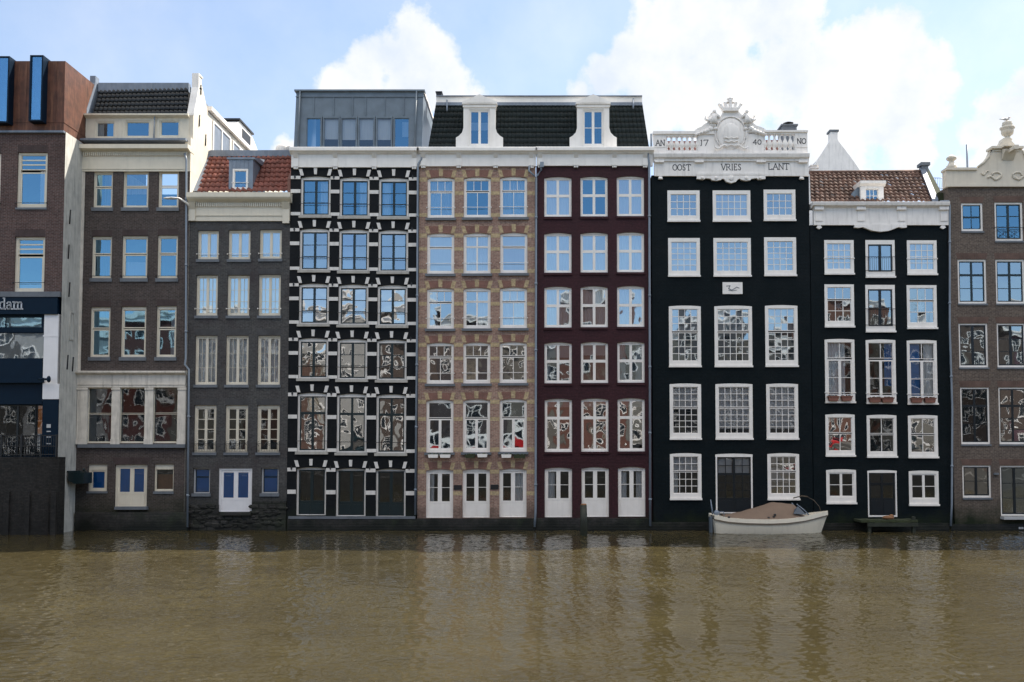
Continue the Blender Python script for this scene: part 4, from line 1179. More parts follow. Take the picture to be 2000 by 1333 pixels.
pats = [(T3, T3, T3), (T1, TC, T1), (T3, TC, T3), (T3, T3C, T3), (TE, TE, TE)]
wins5 = []
for ri, (t, bt, xs_) in enumerate(rows5):
    for ci, xa_ in enumerate(xs_):
        r = (xa_, t + (.5, 0, -.8)[ci], xa_ + 53, bt + (.5, 0, -.8)[ci])
        cur = {0: (C_FULL, [], C_FULL), 1: (B_FULL, C_FULL, B_FULL), 2: (C_LEFT, [('c', .5, 1, 0, 1, 'curtain')], C_FULL), 5: ([('c', 0, .25, 0, .8, 'curtain')], [], [('c', .55, 1, 0, .8, 'curtain')])}.get(ri, ([], [], []))[ci]  # second row: outer blinds stand in for white cloud reflections on the glass
        if ri < 5:
            wins5 += [None]; wins5[-1] = H.win(r, pats[ri][ci], fm='white', fr=(4.2, 6, 5.5), rise=3.4, gl=('glass_clear', 'glass_mid', 'glass_mid', 'glass_wavy', 'glass_mid')[ri], cur=cur, sill=('sill', 5, 3, .12), rail=('white', .745) if ri < 4 else None, rec=.08)
        else:
            wins5 += [None]; wins5[-1] = H.win(r, [('g', 0, 0, .5, .70, 1, 2, 4, 1), ('g', .5, 0, 1, .70, 1, 2, 4, 1), ('p', 0, .70, .5, 1), ('p', .5, .70, 1, 1)], fm='white', fr=(3, 5, 1), rise=3.2, gl='glass_dark', name='door', cur=cur, rec=.08)
    h = bt - t
    offs = ((1, 9), (28, 35), (h - 9, h - 2)) if ri < 4 else (((1, 9), (35, 42), (h - 9, h - 1)) if ri == 4 else ((1, 9), (43.5, 51)))
    edges = [816.5 - (2 if ri > 3 else 1)] + [v for a in xs_ for v in (a - .3, a + 53.3)] + [1046.5]
    for a, c in zip(edges[0::2], edges[1::2]):
        for o0, o1 in offs:
            x0, x1, z0, z1 = rect((a, t + o0, c, t + o1), 0)
            H.part(MB().box(max(x0, H.x0 + .005), min(x1, H.x1 - .005), -.006, .02, z0, z1), 'yellow_band', 'yellow_brick')
    for ci, xa_ in enumerate(xs_):
        tt = t + (.5, 0, -.8)[ci]; cx = xa_ + 26.5
        for p, k_ in (((cx - 31, cx - 23.5, cx - 19.5, cx - 27), 1.6), ((cx - 4.3, cx + 4.3, cx + 3.8, cx - 3.8), -1.0), ((cx + 23.5, cx + 31, cx + 27, cx + 19.5), 1.6)):
            pts = [(P(p[i], tt - (0.8 if i > 1 else 15) + k_, 0).x, P(p[i], tt - (0.8 if i > 1 else 15) + k_, 0).z) for i in (3, 2, 1, 0)]
            H.part(MB().prism(pts, -.014, .02), 'arch_stone', 'yellow_brick', wins5[ri * 3 + ci])
        ab = MB()       # red soldier course between the yellow stones
        for i in range(21):
            u = (i + .5) / 21
            if abs(u - .5) < .085: continue
            xc = cx - 22 + 44 * u; ln = (u - .5) * 5
            q = [(P(xc - .85, tt + 1.6 * abs(2 * u - 1) ** 2, 0)), (P(xc + .85, tt + 1.6 * abs(2 * u - 1) ** 2, 0)), (P(xc + .95 + ln, tt - 13.5, 0)), (P(xc - .95 + ln, tt - 13.5, 0))]
            ab.prism([(a.x, a.z) for a in q], -.007, .01)
        H.part(ab, 'brick_arch', 'arch_red', wins5[ri * 3 + ci])
H.wall()
H.box('plinth', 'plinth', (814, 1013, 1046, 1060), -.10, .02)
b = MB()
for r in ((886.5, 948, 902, 957), (958, 947, 974, 956)):
    x0, x1, z0, z1 = rect(r, 0); b.box(x0, x1, -.03, .02, z0, z1)
H.part(b, 'wall_vent', 'iron')
H.cornice((817.2, 290, 1047, 325), mat='white', brackets=(827, 896, 968, 1038), ledge_px=10)


def mansard(H, bl, br, tl, tr, y0, y1, rows, cols):
    A, B, C_, D_ = P(bl, 291, y0), P(br, 291, y0), P(tr, 200, y1), P(tl, 200, y1)
    H.part(tiles(MB(), A, B, C_, D_, rows, cols, .024, .022), 'roof', 'tile_black')
    x0, x1, z0, z1 = rect((tl, 190, tr, 201), y1 - .05)
    fo = H.part(MB().box(x0, x1, y1 - .08, y1 + .1, z0, z1), 'fascia', 'white')
    H.part(MB().box(x0, x1, y1 - .16, y1 + 4, z1, z1 + .05), 'roof_edge', 'lead', fo)
    H.part(MB().box(x0, x1, y1 - .12, y1 - .02, z0 - .16, z0 - .003), 'ridge_flashing', 'lead', fo)
    return A, B, C_, D_


def scroll_dormer(H, cx, wpat, cur):
    yd = .28
    Z = lambda py: P(cx, py, yd).z
    X = lambda px: P(px, 250, yd).x
    wx0, wx1, wz0, wz1 = rect((cx - 21, 214, cx + 21, 285), yd)
    prof = [(cx + 46, 288), (cx + 46, 269), (cx + 40, 265.5), (cx + 34, 259), (cx + 31.5, 250), (cx + 31.5, 206)]
    right = [(X(a), Z(b_)) for a, b_ in prof]
    left = [(X(2 * cx - a), Z(b_)) for a, b_ in prof]
    b = MB()
    b.prism([(wx1, Z(288)), *right, (wx1, Z(206))], yd, yd + .16)
    b.prism([*reversed([(x, z) for x, z in left]), (wx0, Z(288)), (wx0, Z(206))][::1], yd, yd + .16)
    b.box(wx0, wx1, yd, yd + .16, wz1, Z(206)); b.box(wx0, wx1, yd, yd + .16, Z(288), wz0)
    b.box(X(cx - 32.5), X(cx + 32.5), yd - .06, yd, Z(206) - .12, Z(206) + .02)
    b.prism([(X(cx - 34), Z(205)), (X(cx + 34), Z(205)), (X(cx + 34), Z(201)), (X(cx), Z(186)), (X(cx - 34), Z(201))], yd - .12, yd + .3)
    b.prism([(X(cx - 26), Z(203)), (X(cx + 26), Z(203)), (X(cx), Z(190))], yd - .14, yd - .11)
    b.box(X(cx - 30), X(cx - 29), yd + .16, 1.9, Z(285), Z(206)).box(X(cx + 29), X(cx + 30), yd + .16, 1.9, Z(285), Z(206))
    for sgn in (-1, 1):
        b.prism([(X(cx + sgn * 21.5 - .8), wz0), (X(cx + sgn * 21.5 + .8), wz0), (X(cx + sgn * 21.5 + .8), wz1 + .1), (X(cx + sgn * 21.5 - .8), wz1 + .1)], yd - .03, yd)
    b.prism_x([(yd - .1, Z(204)), (yd - .1, Z(202)), (2.1, Z(198)), (2.1, Z(204))], X(cx - 32), X(cx + 32))
    d = H.part(b, 'dormer', 'white')
    hold = H.holes; H.holes = []; hy = H.Y; H.Y = yd
    w = H.win((cx - 21, 214, cx + 21, 285), wpat, fm='white', fr=(2, 2, 2), rec=.03, cur=cur, sf=2.6)
    w.parent = d; w.name = 'dormer_window'
    H.holes = hold; H.Y = hy
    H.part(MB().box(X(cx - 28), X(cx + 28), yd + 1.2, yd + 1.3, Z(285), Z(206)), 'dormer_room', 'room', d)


mansard(H, 836, 1048, 852, 1048, .35, 1.35, 9, 26)
scroll_dormer(H, 936.5, [('g', 0, 0, .5, 1, 1, 1, 2.6), ('g', .5, 0, 1, 1, 1, 1, 2.6)], [('b', 0, 1, .32, .55, 'blind')])
b = MB(); x0, x1, z0, z1 = rect((853, 182, 863, 192), 2.0); b.box(x0, x1, 1.8, 2.3, z0, z1 - .02).box(x0 - .04, x1 + .04, 1.76, 2.34, z1 - .05, z1)
H.part(b, 'roof_vent', 'iron')
b = MB().tube([P(873, 196, 1.2), P(873, 217, .9)], .04, 6); H.part(b, 'vent_pipe', 'zinc_light')
pipe(H, [(1056, 322), (1057, 332), (1050, 342), (1047, 348), (1046, 1000), (1044, 1030)], r=.055)
b = MB(); x0, x1, z0, z1 = rect((1055, 317, 1062, 327), -.2); b.box(x0, x1, -.25, -.11, z0, z1).tube([P(1034, 324, -.15), P(1033, 334, -.15), P(1045, 345, -.15)], .05, 8)
H.part(b, 'hopper', 'pipe')

# ================================================================== house 6: maroon
H = House('canal_house', 'dark maroon painted house with white cross windows and black mansard roof', 1047, 1272, 325, 0.0, M['brick_maroon'])
rows6 = [(345, 423.6, (1063, 1133.7, 1204.7)), (454.4, 533, (1063, 1133.9, 1205)), (559.3, 639.7, (1063.2, 1134, 1205.3)), (668.3, 748.5, (1063.5, 1134.5, 1205.8)), (778.6, 882.6, (1064, 1135.2, 1206.4)), (913, 1010.3, (1064, 1136, 1207.3))]
for ri, (t, bt, xs_) in enumerate(rows6):
    for ci, xa_ in enumerate(xs_):
        r = (xa_, t + (.6, 0, -.6)[ci], xa_ + 53.2, bt + (.6, 0, -.6)[ci])
        m_ = .46 if ri < 4 else .355
        pat = [('g', 0, 0, .5, m_, 1, 1, 2.6), ('g', .5, 0, 1, m_, 1, 1, 2.6), ('g', 0, m_, .5, 1, 1, 1, 2.6), ('g', .5, m_, 1, 1, 1, 1, 2.6)]
        cur = {0: (C_FULL, [], C_FULL), 1: (C_FULL, [('b', 0, .45, 0, 1, 'blind'), ('c', .5, 1, .5, 1, 'curtain')], C_FULL), 2: (C_FULL, C_FULL, C_FULL), 3: ([('b', 0, 1, 0, .35, 'blind'), ('c', 0, .18, 0, 1, 'curtain')], [('b', 0, 1, 0, .3, 'blind')], C_SIDES),
               4: ([('b', 0, 1, 0, .13, 'blind')], [('b', 0, 1, 0, .14, 'blind')], [('b', 0, 1, 0, .14, 'blind')]), 5: (C_LEFT, [], C_SIDES)}[ri][ci]
        if ri < 5:
            H.win(r, pat, fm='white', fr=(2.2, 3.4, 3.2), rise=3.0, gl=('glass_clear' if ci == 1 else 'glass_pale', 'glass_pale', 'glass_mid', 'glass_mid', 'glass_wavy')[ri], cur=cur, sill=('brick_maroon', 4.5, 1, .07), rec=.08)
        else:
            H.win(r, [('g', 0, 0, .5, .66, 1, 2, 4, 1), ('g', .5, 0, 1, .66, 1, 2, 4, 1), ('p', 0, .66, .5, 1), ('p', .5, .66, 1, 1)], fm='white', fr=(2.5, 4, 1.5), rise=3.0, gl='glass_dark', name='door', cur=cur, rec=.08)
H.wall()
H.box('plinth', 'plinth', (1047, 1012.5, 1272, 1060), -.10, .02)
H.cornice((1048, 289.5, 1275, 324), mat='white', brackets=(1055, 1125, 1200, 1260), ledge_px=10)
mansard(H, 1048, 1268, 1048, 1254, .35, 1.35, 9, 27)
scroll_dormer(H, 1158.5, [('g', 0, 0, .5, 1, 1, 2, 2.6), ('g', .5, 0, 1, 1, 1, 2, 2.6)], [])
b = MB().tube([P(1237, 193, 1.2), P(1237, 212, .9)], .04, 6); H.part(b, 'vent_pipe', 'zinc_light')
pipe(H, [(1265, 300), (1268, 318), (1268, 330), (1269, 640), (1270, 1028)], r=.055)

# ================================================================== house 7: black with the white crested parapet
H = House('canal_house', 'wide black house with white parapet crowned by a carved coat of arms', 1274, 1584, 343, 0.02, M['brick_black_blue'])
y = H.Y
def sash(cols, top, bot, sp):
    return [('g', 0, 0, 1, sp - .012, cols, top, 1.2, 1.1), ('g', 0, sp + .012, 1, 1, cols, bot, 1.2, 1.1)]
SW = ('white', 3.5, 1.2, .10)
for rr_, cols in (((1304, 373, 1366, 431), 4), ((1392.5, 373, 1465, 431), 5), ((1492, 371.5, 1553, 429.5), 4)):
    H.win(rr_, grid(cols, 3, 1), fm='white', fr=(5.5, 7, 9), rec=-.02, sill=SW, gl='glass_pale', cur=C_FULL if cols == 5 else [])
for rr_, cols, cu in (((1305.5, 466, 1366.5, 538), 4, B_FULL), ((1394, 466, 1466, 538), 5, [('b', 0, 1, .4, 1, 'blind')]), ((1493, 464.6, 1554.5, 537), 4, [('b', 0, .75, .35, 1, 'blind')])):
    H.win(rr_, grid(cols, 5, 1), fm='white', fr=(5.5, 7, 8), rec=-.02, sill=SW, gl='glass_pale', cur=cu)
for rr_, cols in (((1307, 598, 1368.5, 714.5), 4), ((1396, 598, 1468.5, 714.5), 5), ((1495, 597, 1557.5, 714), 4)):
    H.win(rr_, sash(cols, 3, 4, .44), fm='white', fr=(5.5, 6, 9), rec=-.02, rise=1.5, sill=SW, gl='glass_mid', cur=[('b', 0, 1, 0, .43, 'blind')])
for rr_, cols, cu in (((1308.5, 750, 1369, 856), 4, [('b', 0, 1, 0, .45, 'blind')]), ((1398, 750, 1469.5, 856), 5, [('b', 0, 1, 0, .9, 'blind')]), ((1497.3, 750, 1558.5, 856), 4, [('b', 0, 1, 0, .9, 'blind')])):
    H.win(rr_, sash(cols, 3, 4, .45), fm='white', fr=(5.5, 6, 9), rec=-.02, rise=1.5, sill=SW, gl='glass_dark', cur=cu)
H.win((1309, 886, 1369.5, 973.5), sash(4, 2, 3, .40), fm='white', fr=(5.5, 6, 9), rec=-.02, rise=2, sill=SW, gl='glass_dark', cur=[('b', 0, 1, 0, .38, 'blind'), ('c', 0, .2, .4, 1, 'curtain')])
H.win((1499.5, 886, 1560.5, 974), sash(4, 2, 3, .40), fm='white', fr=(5.5, 6, 9), rec=-.02, rise=2, sill=SW, gl='glass_wavy', cur=[('b', 0, .8, .3, .68, 'blind')])
H.win((1398, 887, 1470, 1003), [('g', 0, 0, .5, .31, 2, 2, 2), ('g', .5, 0, 1, .31, 2, 2, 2), ('g', 0, .31, .5, .76, 2, 3, 2), ('g', .5, .31, 1, .76, 2, 3, 2), ('p', 0, .76, .5, 1), ('p', .5, .76, 1, 1)],
      fm='white', sm='black_sash', fr=(3, 6, 2), rec=.0, rise=1.5, gl='glass_dark', name='door', cur=[('b', 0.03, .45, 0, .30, 'blind'), ('b', .55, .97, 0, .30, 'blind')])
H.wall()
H.box('plinth', 'plinth', (1272, 1020, 1584, 1060), -.05, .02)
b = MB(); p = P(1411, 552, y); q = P(1450, 575, y)
b.box(p.x, q.x, y - .05, y + .01, q.z, p.z)
pl = H.part(b, 'gable_stone', 'white')
b = MB()
cx, cz = (p.x + q.x) / 2, (p.z + q.z) / 2
b.stroke([(cx - .3, cz + .1), (cx - .12, cz + .12), (cx - .2, cz - .02), (cx - .05, cz - .1), (cx + .1, cz - .02), (cx + .2, cz + .05), (cx + .32, cz - .0)], .03, y - .065, y - .049)
b.stroke([(cx - .2, cz - .1), (cx, cz - .13), (cx + .2, cz - .1)], .02, y - .065, y - .049)
H.part(b, 'relief', 'sill', pl)
# entablature
b = MB()
def bx(r, y0, y1, mb=None):
    x0, x1, z0, z1 = rect(r, y + y0); (mb or b).box(x0, x1, y + y0, y + y1, z0, z1); return x0, x1, z0, z1
bx((1278, 314, 1579.5, 344), -.12, .10)
bx((1277, 309, 1580, 315), -.20, .10)
e0 = rect((1277, 300, 1581, 310), y - .3)
b.prism_x([(y - .2, e0[2]), (y - .32, e0[2] + .07), (y - .36, e0[3] - .05), (y - .36, e0[3]), (y + .3, e0[3] + .03), (y + .3, e0[2])], e0[0], e0[1])
bx((1361, 338, 1495, 342), -.17, -.119)
for px in (1288, 1366, 1487, 1569): bx((px - 9, 313, px + 9, 317), -.27, -.119)
H.part(b, 'entablature', 'white_old')
b = MB()
hw = P(1361, 343, y - .15); hx = P(1495, 343, y - .15)
edge = [(0, 0), (.0, -.28), (.10, -.33), (.13, -.22), (.20, -.26), (.22, -.38), (.29, -.42), (.35, -.36), (.37, -.26), (.40, -.30), (.43, -.5), (.5, -.62), (.57, -.5), (.60, -.30), (.63, -.26), (.65, -.36), (.71, -.42), (.78, -.38), (.80, -.26), (.87, -.22), (.90, -.33), (1.0, -.28), (1, 0)]
wd_ = hx.x - hw.x
b.prism([(hw.x + u * wd_, hw.z + v * .62) for u, v in edge], y - .16, y + .01)
for u, r_ in ((.28, .09), (.72, .09), (.5, .14), (.08, .07), (.92, .07)):
    b.ball((hw.x + u * wd_, y - .17, hw.z - .13), r_, .05, r_)
for px in (1290, 1566):
    q = P(px, 347, y - .1); b.prism([(q.x - .12, q.z - .08), (q.x + .12, q.z - .08), (q.x + .06, q.z + .12), (q.x - .06, q.z + .12)], y - .1, y + .01); b.ball((q.x, y - .1, q.z - .05), .11, .06, .06)
H.part(b, 'carved_scroll', 'white_old')
# lettering on frieze
for txt, a, c, t_, b_ in (('OOST', 1314, 1349, 322, 333), ('VRIES', 1409, 1448, 321, 332.5), ('LANT', 1501, 1541, 320, 331.5)):
    x0, x1, z0, z1 = rect((a, t_, c, b_), y - .12)
    H.part(write(txt, x0, x1, z0, z1, .036, y - .126, y - .119, .16), 'lettering', 'letter')
# parapet with two balustrades
par = MB()
PY = -.06
def pb(r): 
    x0, x1, z0, z1 = rect(r, y + PY); par.box(x0, x1, y + PY, y + .22, z0, z1)
pb((1277, 262, 1301, 300)); pb((1363, 262, 1492, 300)); pb((1553, 256, 1577, 300)); 
pb((1301, 262, 1363, 266)); pb((1301, 294, 1363, 300)); pb((1492, 258, 1553, 262)); pb((1492, 294, 1553, 300))
x0, x1, z0, z1 = rect((1276, 257, 1395, 262.5), y - .1); par.box(x0, x1, y - .14, y + .25, z0, z1)
x0, x1, z0, z1 = rect((1457, 255, 1578, 258.5), y - .1); par.box(x0, x1, y - .14, y + .25, z0, z1)
x0, x1, z0, z1 = rect((1277, 286, 1300, 288), y - .08); par.box(x0, x1, y - .09, y, z0, z1)
x0, x1, z0, z1 = rect((1555, 286, 1577, 288), y - .08); par.box(x0, x1, y - .09, y, z0, z1)
po = H.part(par, 'parapet', 'white_old')
for x_a, n_, zt_, zb_ in ((1301, 6, 266, 294), (1492, 6, 262, 294)):
    for i in range(n_ + 1):
        px = x_a + 61.5 * i / n_
        t, bq = P(px, zt_, y + .05), P(px, zb_, y + .05)
        h = t.z - bq.z
        prof = [(.10, 0), (.10, .04), (.06, .07), (.085, .14), (.14, .28), (.15, .36), (.11, .52), (.06, .68), (.045, .78), (.07, .84), (.05, .88), (.10, .93), (.10, 1.0)]
        H.part(MB().lathe((t.x, y + .06, bq.z), [(r_, v * h) for r_, v in prof], 10), 'baluster', 'white_old', po)
for txt, a, c, t_, b_ in (('AN', 1281, 1298, 274, 285), ('17', 1367, 1384, 274, 285), ('40', 1471, 1487, 273, 283), ('NO', 1557, 1574, 271, 281)):
    x0, x1, z0, z1 = rect((a, t_, c, b_), y + PY)
    H.part(write(txt, x0, x1, z0, z1, .034, y + PY - .008, y + PY + .001, .2), 'lettering', 'letter')
# coat of arms: cartouche, crown, two supporters, foliage
cr = MB()
C0 = lambda px, py: ((lambda q: (q.x, q.z))(P(px, py, y - .1)))
sil = [(1355, 258), (1358, 254), (1364, 250), (1370, 248), (1374, 244), (1381, 240), (1384, 236), (1380, 230), (1377, 233), (1378, 226), (1384, 229), (1388, 222), (1393, 219), (1398, 219), (1402, 225), (1407, 228), (1412, 220), (1413, 214), (1440, 214), (1444, 220), (1450, 226), (1455, 219), (1461, 218), (1464, 225), (1470, 230), (1472, 226), (1475, 227), (1474, 236), (1470, 240), (1478, 246), (1486, 248), (1492, 251), (1498, 255), (1462, 260), (1455, 300), (1397, 300), (1395, 262)]
cr.prism([C0(*p_) for p_ in reversed(sil)], y - .10, y + .12)
k = H.k
cx, cz = C0(1427, 262)
cr.ball((cx, y - .1, cz), 28 * k, .10, 32 * k, 20, 12)
cr.ball((cx, y - .14, cz), 19 * k, .12, 22 * k, 20, 12)
cr.tube([(cx + 31 * k * math.cos(t / 12 * math.pi), y - .14, cz + 34 * k * math.sin(t / 12 * math.pi)) for t in range(-3, 16)], .03, 8)
for sgn in (-1, 1):
    for (a, b_, r_) in ((34, 22, .16), (40, 14, .17), (46, 10, .14), (52, 8, .13), (58, 6, .11), (64, 4, .10), (38, 30, .15), (33, 34, .13), (30, 14, .12), (68, 2, .07)):
        cr.ball((cx + sgn * a * k, y - .12, cz + (b_ - 4) * k), r_, .12, r_ * .8, 8, 6)
    # supporter: body, head, raised arm
    fx = cx + sgn * 34 * k
    cr.tube([(fx, y - .14, cz + 20 * k), (fx - sgn * .02, y - .16, cz + 32 * k), (fx - sgn * .03, y - .16, cz + 40 * k)], [.20, .15, .09], 10)
    cr.ball((fx - sgn * .04, y - .18, cz + 43.5 * k), .095, .10, .115, 10, 8)
    cr.tube([(fx, y - .16, cz + 38 * k), (fx - sgn * 7 * k, y - .16, cz + 36 * k), (fx - sgn * 12 * k, y - .16, cz + 32 * k)], [.07, .06, .05], 8)
    cr.tube([(fx, y - .16, cz + 34 * k), (fx + sgn * 9 * k, y - .14, cz + 26 * k), (fx + sgn * 14 * k, y - .12, cz + 28 * k), (fx + sgn * 15.5 * k, y - .12, cz + 38 * k)], [.10, .09, .07, .03], 8)
    cr.tube([(fx - sgn * 2 * k, y - .2, cz + 43 * k), (fx - sgn * 12 * k, y - .18, cz + 35 * k)], .015, 5)
    cr.tube([(cx + sgn * (8 + 5 * t) * k, y - .25, cz - 28 * k + 4 * k * math.sin(t * 1.3)) for t in range(6)], .045, 6)
for j, zz in enumerate((-10, -17, -24)):
    cr.tube([(cx + (-14 + 2.8 * t) * k, y - .25 + .02 * j, cz + zz * k + 1.2 * k * math.sin(t * 1.57)) for t in range(11)], .025, 6)
# crown
z_ = C0(1427, 214)[1]
cr.prism([(cx - 15 * k, z_ - 5 * k), (cx + 15 * k, z_ - 5 * k), (cx + 17 * k, z_ + 1.5 * k), (cx - 17 * k, z_ + 1.5 * k)], y - .26, y + .10)
for i in range(5):
    u = (-21, -11, 0, 11, 21)[i]; h_ = (10, 13, 16, 13, 10)[i]
    cr.prism([(cx + (u * .72 - 3) * k, z_ + .5 * k), (cx + (u * .72 + 3) * k, z_ + .5 * k), (cx + u * k + 2.5 * k, z_ + h_ * k), (cx + u * k - 2.5 * k, z_ + h_ * k)], y - .18, y + .03)
    cr.ball((cx + u * k, y - .08, z_ + h_ * k), 3.6 * k, .11, 3.0 * k, 8, 6)
for a, b_, r_ in ((0, 21, 5.5), (-5, 17, 3), (5, 17, 3), (0, 25, 3.4), (-4, 24, 2.4), (4, 24, 2.4)):
    cr.ball((cx + a * k, y - .07, z_ + b_ * k - 3 * k), r_ * k, .12, r_ * k * .8, 8, 6)
H.part(cr, 'coat_of_arms', 'white_old')
# roof slope and chimney behind the right balustrade
b = MB()
x0, x1, z0, z1 = rect((1525, 250, 1553, 258), 2.2); b.box(x0, x1, 1.9, 2.8, z0 - 2.2, z1)
q = P(1540, 247, 2.3); b.box(x0 - .06, x1 + .06, 1.85, 2.85, z1, z1 + .08)
ch = H.part(b, 'chimney', 'sill')
H.part(MB().lathe((q.x, 2.35, z1 + .08), [(.25, 0), (.25, .06), (.12, .08), (.12, .18), (.28, .2), (.1, .27)], 10), 'chimney_pot', 'iron', ch)
# rear brick stack glimpsed through the balusters
for r in ((1285, 276, 1376, 299), (1480, 274, 1536, 299)):
    x0, x1, z0, z1 = rect(r, 3.2); H.part(MB().box(x0, x1, 3.2, 3.4, z0 - .6, z1), 'rear_roof', 'tile_red')
pipe(H, [(1272, 262), (1272, 300)], r=.05)

# ================================================================== house 8: lower black house with brown roof
H = House('canal_house', 'lower black house with white cornice, brown tiled roof and terracotta troughs', 1585, 1854.5, 440, 0.0, M['brick_black_blue'], flat=False)
y = 0.0
for rr_ in ((1610.5, 470, 1667, 534), (1772, 470.5, 1829, 535)): H.win(rr_, grid(4, 4, 1), fm='white', fr=(5, 6, 8), rec=-.02, sill=SW, gl='glass_pale', cur=C_FULL, rail=('white', .55))
BC = [('g', 0, 0, .5, 1, 1, 1, 2.6), ('g', .5, 0, 1, 1, 1, 1, 2.6)]
w = H.win((1691, 470, 1747, 540), BC, fm='white', sm='black_sash', fr=(4.5, 8, 9), rec=-.02, sill=SW, gl='glass_pale', cur=[('c', 0, 1, .45, 1, 'curtain')])
def balrail(w, r, v):
    x0, x1, z0, z1 = rect(r, y - .07); b = MB(); zt_ = z1 - (z1 - z0) * v; zb_ = z0 + .28
    for zz in (zt_, zb_): b.tube([(x0 - .03, y - .09, zz), (x1 + .03, y - .09, zz)], .014, 5)
    for i in range(13): b.tube([(x0 + .1 + (x1 - x0 - .2) * i / 12, y - .09, zb_), (x0 + .1 + (x1 - x0 - .2) * i / 12, y - .09, zt_)], .007, 4)
    H.part(b, 'window_guard', 'iron', w)
balrail(w, (1691, 470, 1747, 540), .46)
six = [('g', 0, 0, 1, .35, 3, 1, 1), ('g', 0, .38, 1, 1, 3, 2, 1)]
for rr_ in ((1611, 556.5, 1667.5, 637), (1771.7, 558, 1829, 640)): H.win(rr_, six, fm='white', fr=(5, 5, 9), rec=-.02, sill=SW, gl='glass_mid')
w = H.win((1691, 557.5, 1747.5, 646.5), [('g', 0, 0, .5, 1, 1, 2, 2.6), ('g', .5, 0, 1, 1, 1, 2, 2.6)], fm='white', sm='black_sash', fr=(4.5, 8, 9), rec=-.02, sill=SW, gl='glass_mid')
balrail(w, (1691, 557.5, 1747.5, 646.5), .52)
tal = [('g', 0, 0, 1, .29, 2, 1, 1), ('g', 0, .32, .5, 1, 1, 2, 2.6, 1), ('g', .5, .32, 1, 1, 1, 2, 2.6, 1)]
for i, rr_ in enumerate(((1611.7, 663, 1668.8, 784.5), (1692, 664, 1749, 786), (1772.3, 665, 1829.6, 787.5))):
    H.win(rr_, tal, fm='white', fr=(4.5, 6, 11), rec=-.02, rise=1.5, sill=SW, gl='glass_dark', rail=('white', .86),
          cur=([('c', 0, .75, 0, 1, 'curtain')], [('c', .7, 1, 0, .8, 'film_blue')], [('c', .62, 1, 0, 1, 'curtain'), ('b', 0, .45, 0, 1, 'film_blue')])[i])
q4 = [('g', 0, 0, 1, .46, 2, 1, 1), ('g', 0, .49, 1, 1, 2, 1, 1)]
for i, rr_ in enumerate(((1612.8, 809.5, 1669, 889), (1693.5, 811, 1750.7, 891), (1774.2, 811.5, 1831, 892))):
    H.win(rr_, q4, fm='white', fr=(5, 6, 8), rec=-.02, rise=1.5, sill=SW, gl=('glass_wavy', 'glass_dark', 'glass_wavy')[i])
for rr_ in ((1614.3, 917.5, 1671.5, 981.5), (1775.7, 920, 1832.6, 985)):
    H.win(rr_, [('g', 0, 0, .5, 1, 1, 2, 2.4), ('g', .5, 0, 1, 1, 1, 2, 2.4)], fm='white', fr=(4, 6, 10), rec=-.02, rise=1.5, sill=SW, gl='glass_dark')
H.win((1695, 919, 1751.8, 1010), [('g', 0.03, 0, .5, .26, 1, 1, 2), ('g', .5, 0, .97, .26, 1, 1, 2), ('g', 0.03, .27, .5, .62, 1, 1, 2), ('g', .5, .27, .97, .62, 1, 1, 2), ('p', 0.03, .62, .5, 1), ('p', .5, .62, .97, 1)],
      fm='white', sm='black_sash', fr=(2.5, 5, 3), rec=.0, rise=1.5, gl='glass_dark', name='door')
H.wall()
H.box('plinth', 'plinth', (1584, 1022, 1855, 1060), -.05, .02)
b = MB()
x0, x1, z0, z1 = rect((1589.5, 402, 1854, 440), -.12); b.box(x0, x1, -.12, .1, z0, z1)
e0 = rect((1588, 394.5, 1855, 403), -.35)
b.prism_x([(-.13, e0[2] - .02), (-.36, e0[2] + .05), (-.40, e0[3] - .04), (-.40, e0[3]), (.4, e0[3] + .04), (.4, e0[2] - .02)], e0[0], e0[1])
for px in (1600, 1682, 1761, 1844):
    p0 = rect((px - 9, 404, px + 9, 410), -.25); b.box(p0[0], p0[1], -.28, -.119, p0[2], p0[3])
    p0 = rect((px - 7, 410, px + 7, 432), -.15); b.box(p0[0], p0[1], -.16, -.119, p0[2], p0[3])
hw, hx = P(1669, 440, -.15), P(1771, 440, -.15); wd_ = hx.x - hw.x
ed = [(0, .03), (0, -.12), (.08, -.14), (.16, -.1), (.24, -.18), (.34, -.28), (.5, -.33), (.66, -.28), (.76, -.18), (.84, -.1), (.92, -.14), (1, -.12), (1, .03)]
b.prism([(hw.x + u * wd_, hw.z + v) for u, v in ed], -.16, .01)
for px in (1600, 1842):
    q = P(px, 443, -.1); b.prism([(q.x - .14, q.z - .05), (q.x, q.z - .12), (q.x + .14, q.z - .05), (q.x + .05, q.z + .1), (q.x - .05, q.z + .1)], -.1, .01)
H.part(b, 'cornice', 'white_old')
A, B, C_, D_ = P(1583, 395, .4), P(1822, 394, .4), P(1798, 336, 2.7), P(1581, 338, 2.7)
H.part(tiles(MB(), A, B, C_, D_, 9, 24, .045, .06, .014), 'roof', 'tile_brown')
b = MB().tube([(D_.x, 2.72, D_.z + .02), (C_.x, 2.72, C_.z + .02)], .10, 8)
H.part(b, 'ridge', 'tile_brown')
b = MB(); q0 = P(1822, 395, .4); q1 = P(1800, 336, 2.7)
def slab(b, x0a, x1a, x0b, x1b, ya, za, yb_, zb_, th):
    v = [(x0a, ya, za), (x1a, ya, za), (x1b, yb_, zb_), (x0b, yb_, zb_)]
    n0 = len(b.v); b.v += v + [(p[0], p[1], p[2] - th) for p in v]
    for q in ((0, 1, 2, 3), (7, 6, 5, 4), (0, 4, 5, 1), (1, 5, 6, 2), (2, 6, 7, 3), (3, 7, 4, 0)): b.f.append(tuple(n0 + i for i in q)); b.sm.append(False)
